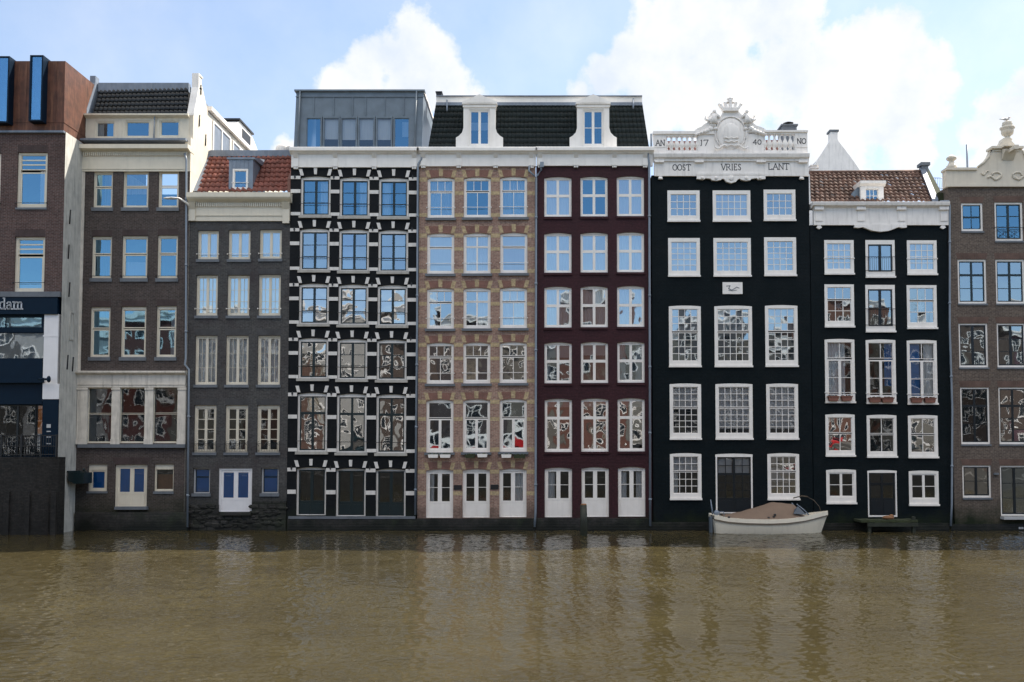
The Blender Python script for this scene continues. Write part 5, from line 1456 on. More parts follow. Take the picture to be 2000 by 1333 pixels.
slab(b, q0.x - .05, q0.x + .25, q1.x - .05, q1.x + .2, .35, q0.z + .15, 2.8, q1.z + .30, .35)
H.part(b, 'parapet', 'lead')
b = MB(); slab(b, q0.x + .25, q0.x + .75, q1.x + .2, q1.x + .45, .55, q0.z + .05, 2.9, q1.z + .25, .5)
b.box(q0.x + .3, q0.x + 1.0, .5, 3, q0.z - .5, q0.z + .5)
H.part(b, 'side_wall', 'moss')
b = MB(); q = P(1804, 334, 2.8); b.box(q.x - .16, q.x + .16, 2.6, 3.0, q.z - .3, q.z + .22).box(q.x - .24, q.x + .24, 2.52, 3.08, q.z + .22, q.z + .38)
H.part(b, 'chimney', 'sill')
b = MB(); q = P(1589, 336, 2.9); b.box(q.x - .17, q.x + .17, 2.7, 3.1, q.z - .5, q.z + .12).box(q.x - .22, q.x + .22, 2.66, 3.14, q.z + .12, q.z + .17).box(q.x - .14, q.x + .14, 2.72, 3.08, q.z + .17, q.z + .26).box(q.x - .22, q.x + .22, 2.66, 3.14, q.z + .26, q.z + .31)
H.part(b, 'chimney', 'white_old')
# dormer
yd = .5
H.holes = []; H.Y = yd
x0, x1, z0, z1 = rect((1681, 360, 1726, 396), yd)
wx = rect((1691, 369, 1716, 396), yd)
b = MB().box(x0, wx[0], yd, yd + .15, z0, z1).box(wx[1], x1, yd, yd + .15, z0, z1).box(wx[0], wx[1], yd, yd + .15, wx[3], z1)
b.prism_x([(yd - .02, z1 - .1), (yd - .14, z1), (yd - .14, z1 + .14), (2.6, z1 + .2), (2.6, z1 - .1)], x0 - .05, x1 + .08)
b.box(x1 - .05, x1, yd + .15, 2.4, z0, z1)
d = H.part(b, 'dormer', 'white')
H.part(MB().box(x0 - .0, x0 + .05, yd + .15, 2.4, z0, z1).prism([(x0 - .38, z0), (x0, z0), (x0, z1), (x0 - .38, z0 + .55 * (z1 - z0))], yd + .25, yd + .3), 'dormer_cheek', 'zinc', d)
w = H.win((1691, 369, 1716, 396), grid(3, 2, .8), fm='white', fr=(1, 1, 1), rec=.03, cur=B_FULL); w.parent = d; w.name = 'dormer_window'
H.Y = 0.0
pipe(H, [(1836, 394), (1853, 393), (1855, 402), (1855, 640), (1860, 800), (1859, 985), (1857, 1028)], r=.05, mat='pipe')

# ================================================================== house 9: tan brick with cream neck gable
H = House('canal_house', 'tan brown brick house with cream ornamental gable topped by an urn and dark window sashes', 1857, 2083, 364, 0.0, M['brick_tan'], flat=True)
y = 0.0
AT = lambda n=16: ('arch_tan', 12, n, 3)
SB = ('sill', 3.5, 1, .05)
xs3 = [(0, 0), (1, 0), (2, 0)]
bc = lambda r, f=2.2: [('g', 0, 0, .5, 1, 1, r, f), ('g', .5, 0, 1, 1, 1, r, f)]
for r in ((1877.5, 397, 1920, 452), (2024, 397, 2066, 452)): H.win(r, [('g', 0, 0, 1, .5, 2, 1, 1.5), ('g', 0, .5, 1, 1, 2, 1, 1.5)], fm='white', sm='green_dark', fr=(3.6, 3.6, 4.5), rec=.05, sill=SB, arch=AT(14))
w = H.win((1943, 395.5, 1998, 471), bc(3), fm='white', sm='green_dark', fr=(3.6, 3.6, 4.5), rec=.05, sill=SB, arch=AT(18), rail=('iron', .66))
x0, x1, z0, z1 = rect((1948, 450, 1993, 466), -.05); b = MB()
for a in (0, .5):
    u0, u1 = x0 + a * (x1 - x0), x0 + (a + .5) * (x1 - x0)
    b.tube([(u0, -.05, z0), (u1, -.05, z1)], .01, 4).tube([(u0, -.05, z1), (u1, -.05, z0)], .01, 4).tube([(u0, -.05, z0), (u0, -.05, z1)], .01, 4).tube([((u0 + u1) / 2, -.05, z0), ((u0 + u1) / 2, -.05, z1)], .01, 4)
b.tube([(x0, -.05, z0), (x1, -.05, z0)], .012, 4).tube([(x0, -.05, z1), (x1, -.05, z1)], .012, 4)
H.part(b, 'window_guard', 'iron', w)
for r in ((1871, 507, 1927, 593.5), (1945, 507, 2002, 593.5), (2020, 507, 2074, 593.5)):
    H.win(r, [('g', 0, 0, .5, .34, 1, 1, 2), ('g', .5, 0, 1, .34, 1, 1, 2), ('g', 0, .34, .5, 1, 1, 2, 2), ('g', .5, .34, 1, 1, 1, 2, 2)], fm='white', sm='green_dark', fr=(3.4, 3.6, 4), rec=.05, sill=SB, arch=AT(), gl='glass_mid')
for r in ((1873, 632, 1930, 718), (1947.5, 632, 2004, 718), (2021, 632, 2075, 718)):
    H.win(r, bc(3), fm='white', sm='black_sash', fr=(3.2, 3, 4), rec=.05, sill=SB, arch=AT(), gl='glass_mid')
for i, r in enumerate(((1876.5, 757, 1933.5, 868), (1951, 757, 2008, 868), (2022, 757, 2077, 868))):
    H.win(r, [('g', 0, 0, .5, .32, 1, 1, 2), ('g', .5, 0, 1, .32, 1, 1, 2), ('g', 0, .32, .5, 1, 1, 3 if i else 2, 2), ('g', .5, .32, 1, 1, 1, 3 if i else 2, 2)], fm='white', sm='black_sash', fr=(3.2, 3, 4), rec=.05, sill=SB, arch=AT(), gl='glass_dark' if i == 0 else 'glass_wavy')
for r in ((1880, 909.5, 1936, 972.5), (2024, 909.5, 2078, 972.5)):
    H.win(r, bc(2), fm='white', sm='black_sash', fr=(3.2, 3, 4), rec=.05, sill=SB, arch=AT(), gl='glass_wavy')
H.win((1954, 910, 2012, 1008), [('g', 0, 0, .5, 1, 1, 3, 2.4), ('g', .5, 0, 1, 1, 1, 3, 2.4)], fm='white', sm='black_sash', fr=(3, 3, 3), rec=.05, name='door', arch=AT(18), gl='glass_mid', cur=[('b', 0, 1, .3, 1, 'dark_curtain')])
H.wall()
H.box('plinth', 'plinth', (1858, 1024, 2084, 1060), -.06, .02)
b = MB()
for px in (1990, 1995, 2000, 2005, 2010):
    x0, x1, z0, z1 = rect((px, 1030, px + 3.6, 1034), -.1); b.box(x0, x1, -.1, .0, z0, z1)
b.box(P(1954, 1018, 0).x, P(2040, 1018, 0).x, -.35, .0, .55, .68)
H.part(b, 'doorstep', 'grey_panel')
b = MB(); x0, x1, z0, z1 = rect((1942, 924, 1951, 928), -.1); b.box(x0, x1, -.12, 0, z0, z1); H.part(b, 'wall_vent', 'sill')
Xc = 1967
K = lambda px, py: ((lambda q: (q.x, q.z))(P(px, py, -.1)))
lft = [(1848, 365), (1848, 331), (1908, 329), (1914, 324), (1922, 318), (1930, 309), (1935, 300), (1938, 292), (1938, 287), (1950, 287), (1953, 281), (1958, 276), (1960, 270)]
pts = [K(*p_) for p_ in lft] + [K(2 * Xc - a, b_) for a, b_ in reversed(lft)]
g = MB(); g.prism(list(reversed(pts)), -.10, .35)
x0, x1, z0, z1 = rect((1847, 328, 1908, 332.5), -.15); g.box(x0, x1, -.2, .4, z0, z1)
x0, x1, z0, z1 = rect((2026, 328, 2087, 332.5), -.15); g.box(x0, x1, -.2, .4, z0, z1)
x0, x1, z0, z1 = rect((1936, 286.5, 1998, 291), -.15); g.box(x0, x1, -.24, .4, z0, z1)
x0, x1, z0, z1 = rect((1943, 294, 1991, 296), -.12); g.box(x0, x1, -.15, -.099, z0, z1)
x0, x1, z0, z1 = rect((1848, 360, 2086, 365), -.12); g.box(x0, x1, -.14, -.099, z0, z1)
k = H.k
for sgn in (-1, 1):
    g.tube([P(Xc + sgn * 58, 327, -.1), P(Xc + sgn * 46, 318, -.12), P(Xc + sgn * 36, 306, -.12), P(Xc + sgn * 31, 294, -.12)], [.05, .06, .07, .05], 8)
    g.tube([P(Xc + sgn * (20 + 9 * math.cos(t * .6)), 345 + 6 * math.sin(t * .6) - t * .3, -.12) for t in range(12)], .045, 6)
    g.tube([P(Xc + sgn * (38 - 3 * t), 348 - 3.4 * math.sin(t * .9), -.12) for t in range(10)], .05, 6)
    g.tube([P(Xc + sgn * (50 - 2 * t), 338 + 4 * math.sin(t * .8), -.12) for t in range(8)], .04, 6)
go = H.part(g, 'gable', 'plaster_warm')
b = MB()      # hoisting beam hood
q = P(1967, 302, -.1)
b.prism_x([(-.12, q.z - .30), (-.45, q.z + .05), (-.5, q.z + .15), (-.12, q.z + .28)], q.x - .28, q.x + .30)
b.box(q.x - .34, q.x + .36, -.55, -.1, q.z + .28, q.z + .34)
b.box(q.x - .1, q.x + .1, -1.0, -.12, q.z - .02, q.z + .16)
H.part(b, 'hoist_beam', 'plaster_warm')
def urn(px, py_top, py_bot, wpx, prof, mat='plaster_warm'):
    t, bt_ = P(px, py_top, .1), P(px, py_bot, .1); h = t.z - bt_.z
    return H.part(MB().lathe((t.x, .1, bt_.z), [(r_ * wpx * k, v * h) for r_, v in prof], 14), 'urn', mat)
u1 = urn(1967, 238, 277, 14, [(.35, 0), (.6, .06), (.6, .12), (.3, .18), (.4, .26), (.75, .36), (.85, .5), (.8, .58), (1.0, .64), (1.02, .70), (.7, .74), (.6, .8), (.72, .84), (.6, .9), (.66, .95), (.4, 1.0)])
u2 = urn(1858, 303, 331, 10, [(1.0, 0), (1.0, .22), (.8, .26), (.6, .4), (.45, .5), (.5, .56), (.95, .68), (1.0, .78), (.7, .88), (.35, .96), (.1, 1.0)])
b = MB(); q = P(1890, 356, 1.2); b.tube([(q.x, 1.2, q.z - .5), (q.x, 1.2, P(1890, 283, 1.2).z)], .05, 8); H.part(b, 'flue_pole', 'zinc_light')
# rail of a rear roof terrace
b = MB(); a0, a1 = P(1820, 348, 4), P(1852, 348, 4); lo = P(1835, 368, 4).z
b.tube([(a0.x, 4, a0.z), (a1.x + .1, 4, a0.z)], .02, 5).tube([(a0.x, 4, lo), (a1.x + .1, 4, lo)], .02, 5)
for i in range(10): b.tube([(a0.x + (a1.x - a0.x) * i / 9, 4, lo - .3), (a0.x + (a1.x - a0.x) * i / 9, 4, a0.z)], .013, 4)
b.box(a0.x, a1.x + .1, 4.05, 5, lo - 3, lo - .25)
H.part(b, 'terrace_rail', 'zinc_light')

# ================================================================== white gabled house behind the lower black house
yb_ = 13.5
g = MB(); G = lambda px, py: ((lambda q: (q.x, q.z))(P(px, py, yb_)))
base = P(1636, 420, yb_).z
sil = [(1580, 350), (1584, 336), (1590, 324), (1600, 308), (1612, 290), (1621, 276), (1622, 272), (1622, 258), (1636, 258), (1636, 272), (1638, 277), (1650, 292), (1662, 308), (1672, 322), (1680, 334), (1690, 350)]
pts = [G(*p_) for p_ in sil]
pts = [(pts[0][0], 1.0)] + pts + [(pts[-1][0], 1.0)]
rt = thing('rear_house', 'white plastered pointed gable with chimney neck rising behind the brown tiled roof', 'house', ((pts[0][0] + pts[-1][0]) / 2, yb_, 0.9))
g.prism(list(reversed(pts)), yb_, yb_ + .5); g.build('gable', M['white_old'], rt)
c = MB()
for a, b_ in ((sil[0:7]), ()) if 0 else (): pass
q = P(1629, 257, yb_); c.box(q.x - .30, q.x + .30, yb_ - .06, yb_ + .6, q.z - .02, q.z + .10); 
c.build('coping', M['sill'], rt)
r_ = MB()
ap = P(1629, 275, yb_); l0, l1 = P(1583, 340, yb_), P(1686, 345, yb_)
r_.face([(l0.x, yb_ + .5, l0.z), (ap.x, yb_ + .5, ap.z - .1), (ap.x, yb_ + 9, ap.z - .1), (l0.x, yb_ + 9, l0.z)])
r_.face([(l1.x, yb_ + .5, l1.z), (l1.x, yb_ + 9, l1.z), (ap.x, yb_ + 9, ap.z - .1), (ap.x, yb_ + .5, ap.z - .1)])
r_.build('roof', M['tile_dark'], rt)
w_ = MB().box(l0.x, l0.x + .1, yb_ + .5, yb_ + 9, 1, l0.z).box(l1.x - .1, l1.x, yb_ + .5, yb_ + 9, 1, l1.z); w_.build('side_wall', M['plaster'], rt)

# ================================================================== neighbours just outside the picture, one each way
def plain_house(label, x0, x1, h, Y, wall, group='canal houses along the water', floors=5, face=1):
    rt = thing('canal_house', label, 'canal house', ((x0 + x1) / 2, Y, 0), group)
    f = face
    b = MB().box(x0 + .01, x1 - .01, Y, Y + 10 * f, -.6, h); b.build('wall', M[wall], rt)
    zc = h
    b = MB().box(x0, x1, Y - .3 * f, Y + .3 * f, zc - .9, zc - .1).box(x0 - .05, x1 + .05, Y - .5 * f, Y + .4 * f, zc - .1, zc + .15); b.build('cornice', M['white'], rt)
    pitch = 2.7 if f < 0 else 2.2
    n = max(2, int((x1 - x0) / pitch)); nf = max(4, int((h - 4) / 3.4)); zb = 3.2 if f < 0 else 1.0
    hw = min(.85, .42 * (x1 - x0) / n)
    for i in range(n):
        cx = x0 + (x1 - x0) * (i + .5) / n
        for j in range(nf):
            z = zb + (h - 1.2 - zb) * j / nf
            b = MB(); a0, a1, c0, c1 = cx - hw, cx + hw, z, z + 2.15
            if c1 > h - 1: continue
            ya, yc = Y - .06 * f, Y + .02 * f
            b.box(a0, a0 + .13, ya, yc, c0, c1).box(a1 - .13, a1, ya, yc, c0, c1).box(a0 + .13, a1 - .13, ya, yc, c0, c0 + .2).box(a0 + .13, a1 - .13, ya, yc, c1 - .15, c1)
            b.box(cx - .045, cx + .045, ya, yc, c0 + .2, c1 - .15).box(a0 + .13, cx - .045, ya, yc, z + 1.2, z + 1.29).box(cx + .045, a1 - .13, ya, yc, z + 1.2, z + 1.29)
            w = b.build('window', M['white'], rt)
            MB().box(a0 + .1, a1 - .1, Y - .02 * f, Y + .01 * f, c0 + .1, c1 - .1).build('pane', M['black_sash'], w)
    return rt
XR = P(2083, 650, 0).x
plain_house('dark brick canal house standing past the cream gable at the far right end', XR + .02, XR + 7.5, 18.5, 0.0, 'brick_brown')
plain_house('maroon canal house second beyond the cream gable', XR + 7.52, XR + 15, 19.0, 0.0, 'brick_maroon')
plain_house('tan brick canal house third beyond the cream gable', XR + 15.02, XR + 24, 18.0, 0.0, 'brick_tan')
XL = P(-70, 650, -1.7).x
plain_house('slate brick house next to the rusty steel roof storey at the left end', XL - 9, XL - .02, 18.0, -1.7, 'brick_slate')

# ================================================================== opposite bank (mirrored in the panes)
def wallmat(n, c): M[n] = paint(n, c, .85, .15, .3); return n
GRP = 'houses of the opposite bank'
opp = [(-44, 9, 20, 'far_cream', (.15, .135, .11)), (-35, 7, 17.5, 'far_brick', (.10, .055, .04)), (-28, 8, 22, 'far_white', (.30, .29, .27)), (-20, 7, 19, 'far_umber', (.07, .05, .04)), (-13, 8, 21, 'far_dark', (.05, .04, .04)),
       (-5, 7, 18, 'far_sand', (.11, .10, .085)), (2, 8, 23, 'far_red', (.12, .05, .035)), (10, 7, 19, 'far_pale', (.13, .125, .11)), (17, 8, 21, 'far_grey', (.06, .06, .065)), (25, 7, 18, 'far_stone', (.09, .085, .08)), (32, 9, 22, 'far_rust', (.13, .06, .04)), (41, 9, 19, 'far_ivory', (.14, .13, .11)), (50, 8, 21, 'far_brown', (.07, .05, .04)), (58, 9, 19, 'far_plum', (.08, .04, .05)), (67, 9, 20, 'far_buff', (.12, .11, .09)), (-53, 9, 21, 'far_oxblood', (.12, .04, .03)), (-62, 9, 19, 'far_chalk', (.28, .27, .26)), (-71, 9, 21, 'far_soot', (.05, .045, .04))]
names = ['cream', 'brown brick', 'white', 'umber', 'near-black', 'sand', 'dark red', 'pale', 'slate', 'stone grey', 'rust', 'ivory', 'brown', 'plum', 'buff', 'oxblood', 'chalk', 'soot black']
for i, (x, w_, h, mn, c_) in enumerate(opp):
    wallmat(mn, c_)
    plain_house(names[i] + ' house on the opposite bank, seen only mirrored in the window panes', x, x + w_ - .02, h, -66, mn, GRP, 5, -1)


def tree(x, y_, z, h, seed, label):
    rt = thing('bare_tree', label, 'tree', (x, y_, z), 'bare trees on the opposite bank')
    rr = random.Random(seed); tr = MB(); cr = MB()
    def br(p, d, l, r, dep):
        pts = [p]; q = p
        for i in range(3):
            d = (d + Vector((rr.uniform(-.18, .18), rr.uniform(-.18, .18), rr.uniform(-.02, .15)))).normalized(); q = q + d * l / 3; pts.append(q)
        (tr if dep < 2 else cr).tube(pts, [r, r * .88, r * .78, r * .66], 6 if dep < 3 else 4, cap=False)
        if dep >= 5: return
        for _ in range(3):
            nd = (d + Vector((rr.uniform(-.8, .8), rr.uniform(-.8, .8), rr.uniform(-.1, .5)))).normalized()
            br(q if _ else pts[2], nd, l * rr.uniform(.62, .8), r * .55, dep + 1)
    br(Vector((x, y_, z)), Vector((0, 0, 1)), h * .3, .28, 0)
    tr.build('trunk', M['bark'], rt); cr.build('crown', M['bark'], rt)
for i, (x, w_) in enumerate(((-40, 'first'), (-24, 'second'), (-10, 'third'), (6, 'fourth'), (21, 'fifth'), (37, 'sixth'))):
    tree(x, -57, 3.0, 14 + (i % 3) * 2, 20 + i, 'leafless street tree behind the viewer, ' + w_ + ' along the opposite bank')

def car(x, mat, label):
    rt = thing('parked_car', label, 'car', (x, -51.4, 3.0), 'cars parked on the opposite bank')
    MB().prism_x([(-52.3, 3.35), (-50.5, 3.35), (-50.5, 3.85), (-50.6, 3.95), (-52.2, 3.95), (-52.3, 3.85)], x - 2.1, x + 2.1).prism([(x - 1.5, 3.95), (x + 1.2, 3.95), (x + .75, 4.5), (x - 1.0, 4.5)], -52.15, -50.65).build('body', M[mat], rt)
    MB().prism([(x - 1.3, 4.0), (x + 1.0, 4.0), (x + .68, 4.42), (x - .92, 4.42)], -50.645, -50.63).build('window', M['black_sash'], rt)
    for wx_ in (x - 1.3, x + 1.3):
        for wy in (-50.6, -52.2): MB().tube([(wx_, wy - .1, 3.32), (wx_, wy + .1, 3.32)], .32, 16).build('wheel', M['iron'], rt)
for i, (x, mt_, nm) in enumerate(((-40, 'navy', 'dark navy'), (-34, 'grey_panel', 'silver grey'), (-28, 'iron', 'black'), (-21, 'green_dark', 'dark green'), (3, 'white', 'white'), (10, 'iron', 'glossy black'), (16, 'navy', 'blue-black'), (23, 'grey_panel', 'pale grey'), (29, 'red', 'red'), (36, 'green_dark', 'bottle green'))):
    car(x, mt_, nm + ' car parked on the opposite bank behind the viewer')

def bus():
    rt = thing('bus', 'red and white bus on the opposite bank, mirrored in the red brick house', 'bus', (-7.5, -54, 3.0))
    MB().prism([(-13, 3.35), (-2, 3.35), (-1.8, 3.8), (-1.8, 4.6), (-13.2, 4.6), (-13.2, 3.8)], -55.2, -52.8).build('lower_body', M['red'], rt)
    MB().prism([(-13.2, 4.6), (-1.8, 4.6), (-2.1, 6.2), (-2.5, 6.35), (-12.9, 6.35), (-13.1, 6.2)], -55.2, -52.8).build('upper_body', M['white'], rt)
    for i in range(7): MB().box(-12.8 + i * 1.5, -11.5 + i * 1.5, -52.79, -52.76, 4.9, 5.8).build('window', M['black_sash'], rt)
    for x in (-11.5, -3.8):
        for y_ in (-52.95, -55.05): MB().tube([(x, y_ - .15, 3.48), (x, y_ + .15, 3.48)], .48, 20).build('wheel', M['iron'], rt)
bus()

# ================================================================== boat
rt = thing('motor_boat', 'cream open motor boat under a brown canvas cover, moored at the black house', 'boat', (P(1500, 1037, -1.4).x, -1.4, 0))
yc, yn = -1.05, -1.95
def bp(px, py): return Vector((P(px, py, yc).x, yn, P(px, py, yn).z))
X0, X1 = bp(1391, 1020).x, bp(1615, 1010).x
L_ = X1 - X0
NS = 26
def beam(s):
    if s < .5: return .74 + .18 * math.sin(s / .5 * math.pi / 2)
    return max(.02, .92 * (1 - ((s - .5) / .5) ** 2.4))
sheer_px = [(0, 1008), (.1, 1013), (.25, 1015.5), (.45, 1016.5), (.62, 1015), (.78, 1011), (.9, 1006), (1, 1002)]
def interp(tab, s):
    for (a, va), (b_, vb) in zip(tab, tab[1:]):
        if s <= b_: return va + (vb - va) * (s - a) / (b_ - a)
    return tab[-1][1]
def sheer(s): return P(1500, interp(sheer_px, s), yn).z
hull = MB(); gun = MB(); rub = MB(); deck = MB()
def ring(s, f, zf):
    x = X0 + L_ * s; return x, beam(s) * f, zf
rows = []
for i in range(NS + 1):
    s = i / NS; zs_ = sheer(s); b_ = beam(s); x = X0 + L_ * s
    rake = .38 * max(0, (s - .7) / .3) ** 1.5
    zg = zs_ - .20; row = []
    for t in [j / 6 for j in range(7)]:
        z = zg + (-.25 - zg) * t
        ww = b_ * (1 - .22 * t ** 1.6)
        row.append((x - rake * t * 1.0 + (.10 * t if s < .05 else 0), ww, z))
    rows.append(row)
for sgn in (-1, 1):
    n0 = len(hull.v)
    for row in rows: hull.v += [(x, yc + sgn * w_, z) for x, w_, z in row]
    for i in range(NS):
        for j in range(6):
            a = n0 + i * 7 + j; q = (a, a + 7, a + 8, a + 1)
            hull.f.append(q if sgn > 0 else q[::-1]); hull.sm.append(True)
r0 = rows[0]; hull.face([(x, yc - w_, z) for x, w_, z in r0] + [(x, yc + w_, z) for x, w_, z in reversed(r0)])
hull.build('hull', M['hull'], rt)
for sgn in (-1, 1):
    for mb, z0_, z1_, o in ((gun, -.155, .03, .05), (rub, -.215, -.15, .055)):
        n0 = len(mb.v)
        for i in range(NS + 1):
            s = i / NS; x = X0 + L_ * s + (.03 if i == NS else 0) - (.03 if i == 0 else 0); b_ = beam(s); z = sheer(s)
            mb.v += [(x, yc + sgn * (b_ + o), z + z0_), (x, yc + sgn * (b_ + o * .8), z + z1_), (x, yc + sgn * max(0, b_ - .16), z + z1_ + .01), (x, yc + sgn * max(0, b_ - .16), z + z0_)]
        for i in range(NS):
            for j in range(4):
                a, b2 = n0 + i * 4 + j, n0 + i * 4 + (j + 1) % 4
                mb.f.append((a, a + 4, b2 + 4, b2)); mb.sm.append(False)
        mb.f.append((n0, n0 + 1, n0 + 2, n0 + 3)); mb.sm.append(False)
        e_ = n0 + NS * 4; mb.f.append((e_, e_ + 1, e_ + 2, e_ + 3)); mb.sm.append(False)
gun.build('gunwale', M['hull'], rt); rub.build('rubbing_strake', M['rub'], rt)
for i in range(NS):
    s, s2 = i / NS, (i + 1) / NS
    if s < .12 or s > .78:
        b1, b2 = max(0, beam(s) - .1), max(0, beam(s2) - .1)
        deck.face([(X0 + L_ * s, yc - b1, sheer(s) - .03), (X0 + L_ * s2, yc - b2, sheer(s2) - .03), (X0 + L_ * s2, yc + b2, sheer(s2) - .03), (X0 + L_ * s, yc + b1, sheer(s) - .03)])
deck.build('deck', M['hull'], rt)
# canvas cover
cov_px = [(1410, 1006), (1425, 1004), (1450, 998.5), (1480, 990), (1500, 983.5), (1511, 981), (1530, 983), (1549, 985.5), (1556, 991), (1562, 1000)]
cv = MB(); NC = 40; NJ = 14; n0 = 0
pxa, pxb = 1410, 1566
for i in range(NC + 1):
    px = pxa + (pxb - pxa) * i / NC
    tab = [((p_ - pxa) / (pxb - pxa), v) for p_, v in cov_px] + [(1.0, 1005)]
    top = P(px, interp(tab, i / NC), yc).z
    x = P(px, 1000, yc).x; s = min(1, max(0, (x - X0) / L_)); b_ = beam(s) - .02; zb = sheer(s) + .03
    for j in range(NJ + 1):
        t = j / NJ * 2 - 1
        z = zb + (top - zb) * (1 - abs(t) ** 1.5) + .008 * math.sin(i * 1.1 + t * 5) * (1 - abs(t)) + .005 * math.sin(i * .6) * (1 - t * t)
        cv.v.append((x, yc + b_ * t, z))
for i in range(NC):
    for j in range(NJ):
        a = i * (NJ + 1) + j; cv.f.append((a, a + NJ + 1, a + NJ + 2, a + 1)); cv.sm.append(True)
cvo = cv.build('canvas_cover', M['canvas'], rt)
# windscreen with clear side window
wsx = MB()
qa, qb, qc, qd = bp(1542, 1002), bp(1553, 991), bp(1558, 997), bp(1570, 1006)
f = lambda q, yy: (q.x, yy, q.z)
wsx.face([f(bp(1541, 1004), yn + .12), f(bp(1566, 1006.5), yn + .12), f(bp(1553, 990), yn + .42), f(bp(1545, 997), yn + .33)])
wsx.build('clear_window', M['vinyl'], cvo)
b = MB().tube([f(bp(1551, 986), yn + .45), f(bp(1562, 996), yn + .3), f(bp(1571, 1006), yn + .15)], .022, 6).tube([f(bp(1551, 986), yc + .4), f(bp(1571, 1006), yc + .75)], .022, 6).tube([f(bp(1571, 1006), yn + .15), f(bp(1572, 1006), yc + .75)], .022, 6)
b.build('windscreen_frame', M['zinc_light'], rt)
b = MB().tube([f(bp(1388, 978), yc), f(bp(1392, 1008), yc)], [.02, .045], 8).tube([f(bp(1393, 1008), yc - .3), f(bp(1398, 1000), yc - .3), f(bp(1404, 1003), yc - .2), f(bp(1404, 1010), yc - .2)], .02, 6)
b.tube([f(bp(1397, 1010), yn + .4), f(bp(1399, 1001), yn + .4), f(bp(1409, 1001), yn + .4), f(bp(1411, 1009), yn + .4)], .018, 6).ball((X0 + .1, yn + .3, sheer(0) + .12), .13, .1, .13)
b.build('stern_fitting', M['zinc_light'], rt)
b = MB().box(X0 - .12, X0 - .02, yc - .2, yc + .2, -.3, sheer(0) - .1); b.build('rudder', M['zinc'], rt)
b = MB().tube([f(bp(1604, 1003), yc), f(bp(1600, 992), yc), f(bp(1591, 980), yc + .1), f(bp(1580, 973), yc + .3)], .014, 6).tube([f(bp(1580, 973), yc + .3), f(bp(1572, 972), yc + .5), f(bp(1560, 977), yc + .9)], .03, 6)
b.build('mooring_line', M['rub'], rt)
b = MB()
for px, py in ((1493, 1012), (1503, 1010), (1417, 1011), (1505, 1006)): q = bp(px, py); b.ball((q.x, yn + .08, q.z), .07, .05, .05, 6, 4)
b.build('cover_clip', M['iron'], cvo)

# ================================================================== mooring post, mossy landing, gull, troughs, stars
q = P(1140, 1045, -2.6); t = P(1140, 986, -2.6)
b = MB(); b.tube([(q.x, -2.6, -.8), (q.x + .01, -2.6, .6), (q.x - .01, -2.6, t.z - .02)], [.17, .165, .155], 10)
rt = thing('mooring_post', 'weathered dark timber mooring post standing in the water before the maroon house', 'mooring post', (q.x, -2.6, 0))
b.build('post', M['post'], rt)
MB().tube([(q.x, -2.6, t.z - .02), (q.x, -2.6, t.z + .04)], [.15, .12], 10).build('post_cap', M['wood_warm'], rt)

a0, a1 = P(1679, 1018, -.9), P(1790, 1018, -.9)
rt = thing('landing_stage', 'mossy timber landing stage in the water under the black house door', 'landing stage', ((a0.x + a1.x) / 2, -.5, 0))
b = MB(); n = 8
for i in range(n): b.box(a0.x + (a1.x - a0.x) * i / n, a0.x + (a1.x - a0.x) * (i + .96) / n, -1.1, -.07, a0.z - .06 + .01 * math.sin(i * 2), a0.z + .05 + .01 * math.sin(i * 2))
b.build('deck', M['moss'], rt)
b = MB().box(a0.x + .35, a0.x + .5, -1.05, -.9, -.8, a0.z - .07).box(a1.x - .25, a1.x - .1, -1.05, -.9, -.8, a0.z + .22).box(a0.x + .3, a1.x, -1.12, -1.04, a0.z - .25, a0.z - .07)
b.build('leg', M['post'], rt)
q = P(1737, 1008, -.6)
b = MB().ball((q.x - .05, -.6, a0.z + .14), .30, .14, .10).ball((q.x + .1, -.6, a0.z + .2), .12, .1, .1)
o = b.build('rope_heap', M['wood_warm'], None, (q.x, -.6, a0.z)); tag(o, 'small brown heap of rope lying on the mossy landing stage', 'rope heap')

q = P(1965, 234, .1)
b = MB().ball((q.x, .1, q.z + .02), .17, .07, .07, 10, 6).ball((q.x + .14, .1, q.z + .10), .05, .045, .045, 8, 6).tube([(q.x + .08, .1, q.z + .04), (q.x + .13, .1, q.z + .1)], .04, 6).tube([(q.x - .1, .1, q.z + .03), (q.x - .34, .1, q.z + .02)], [.05, .01], 6)
rt = thing('seagull', 'grey and white gull perched on the urn of the cream gable', 'bird', (q.x, .1, q.z - .1))
b.build('body', M['grey_panel'], rt)
MB().tube([(q.x + .18, .1, q.z + .10), (q.x + .25, .1, q.z + .085)], [.015, .004], 6).build('beak', M['orange'], rt)
MB().tube([(q.x + .01, .08, q.z - .03), (q.x + .01, .08, q.z - .16)], .008, 5).tube([(q.x + .03, .13, q.z - .03), (q.x + .03, .13, q.z - .16)], .008, 5).build('leg', M['orange'], rt)

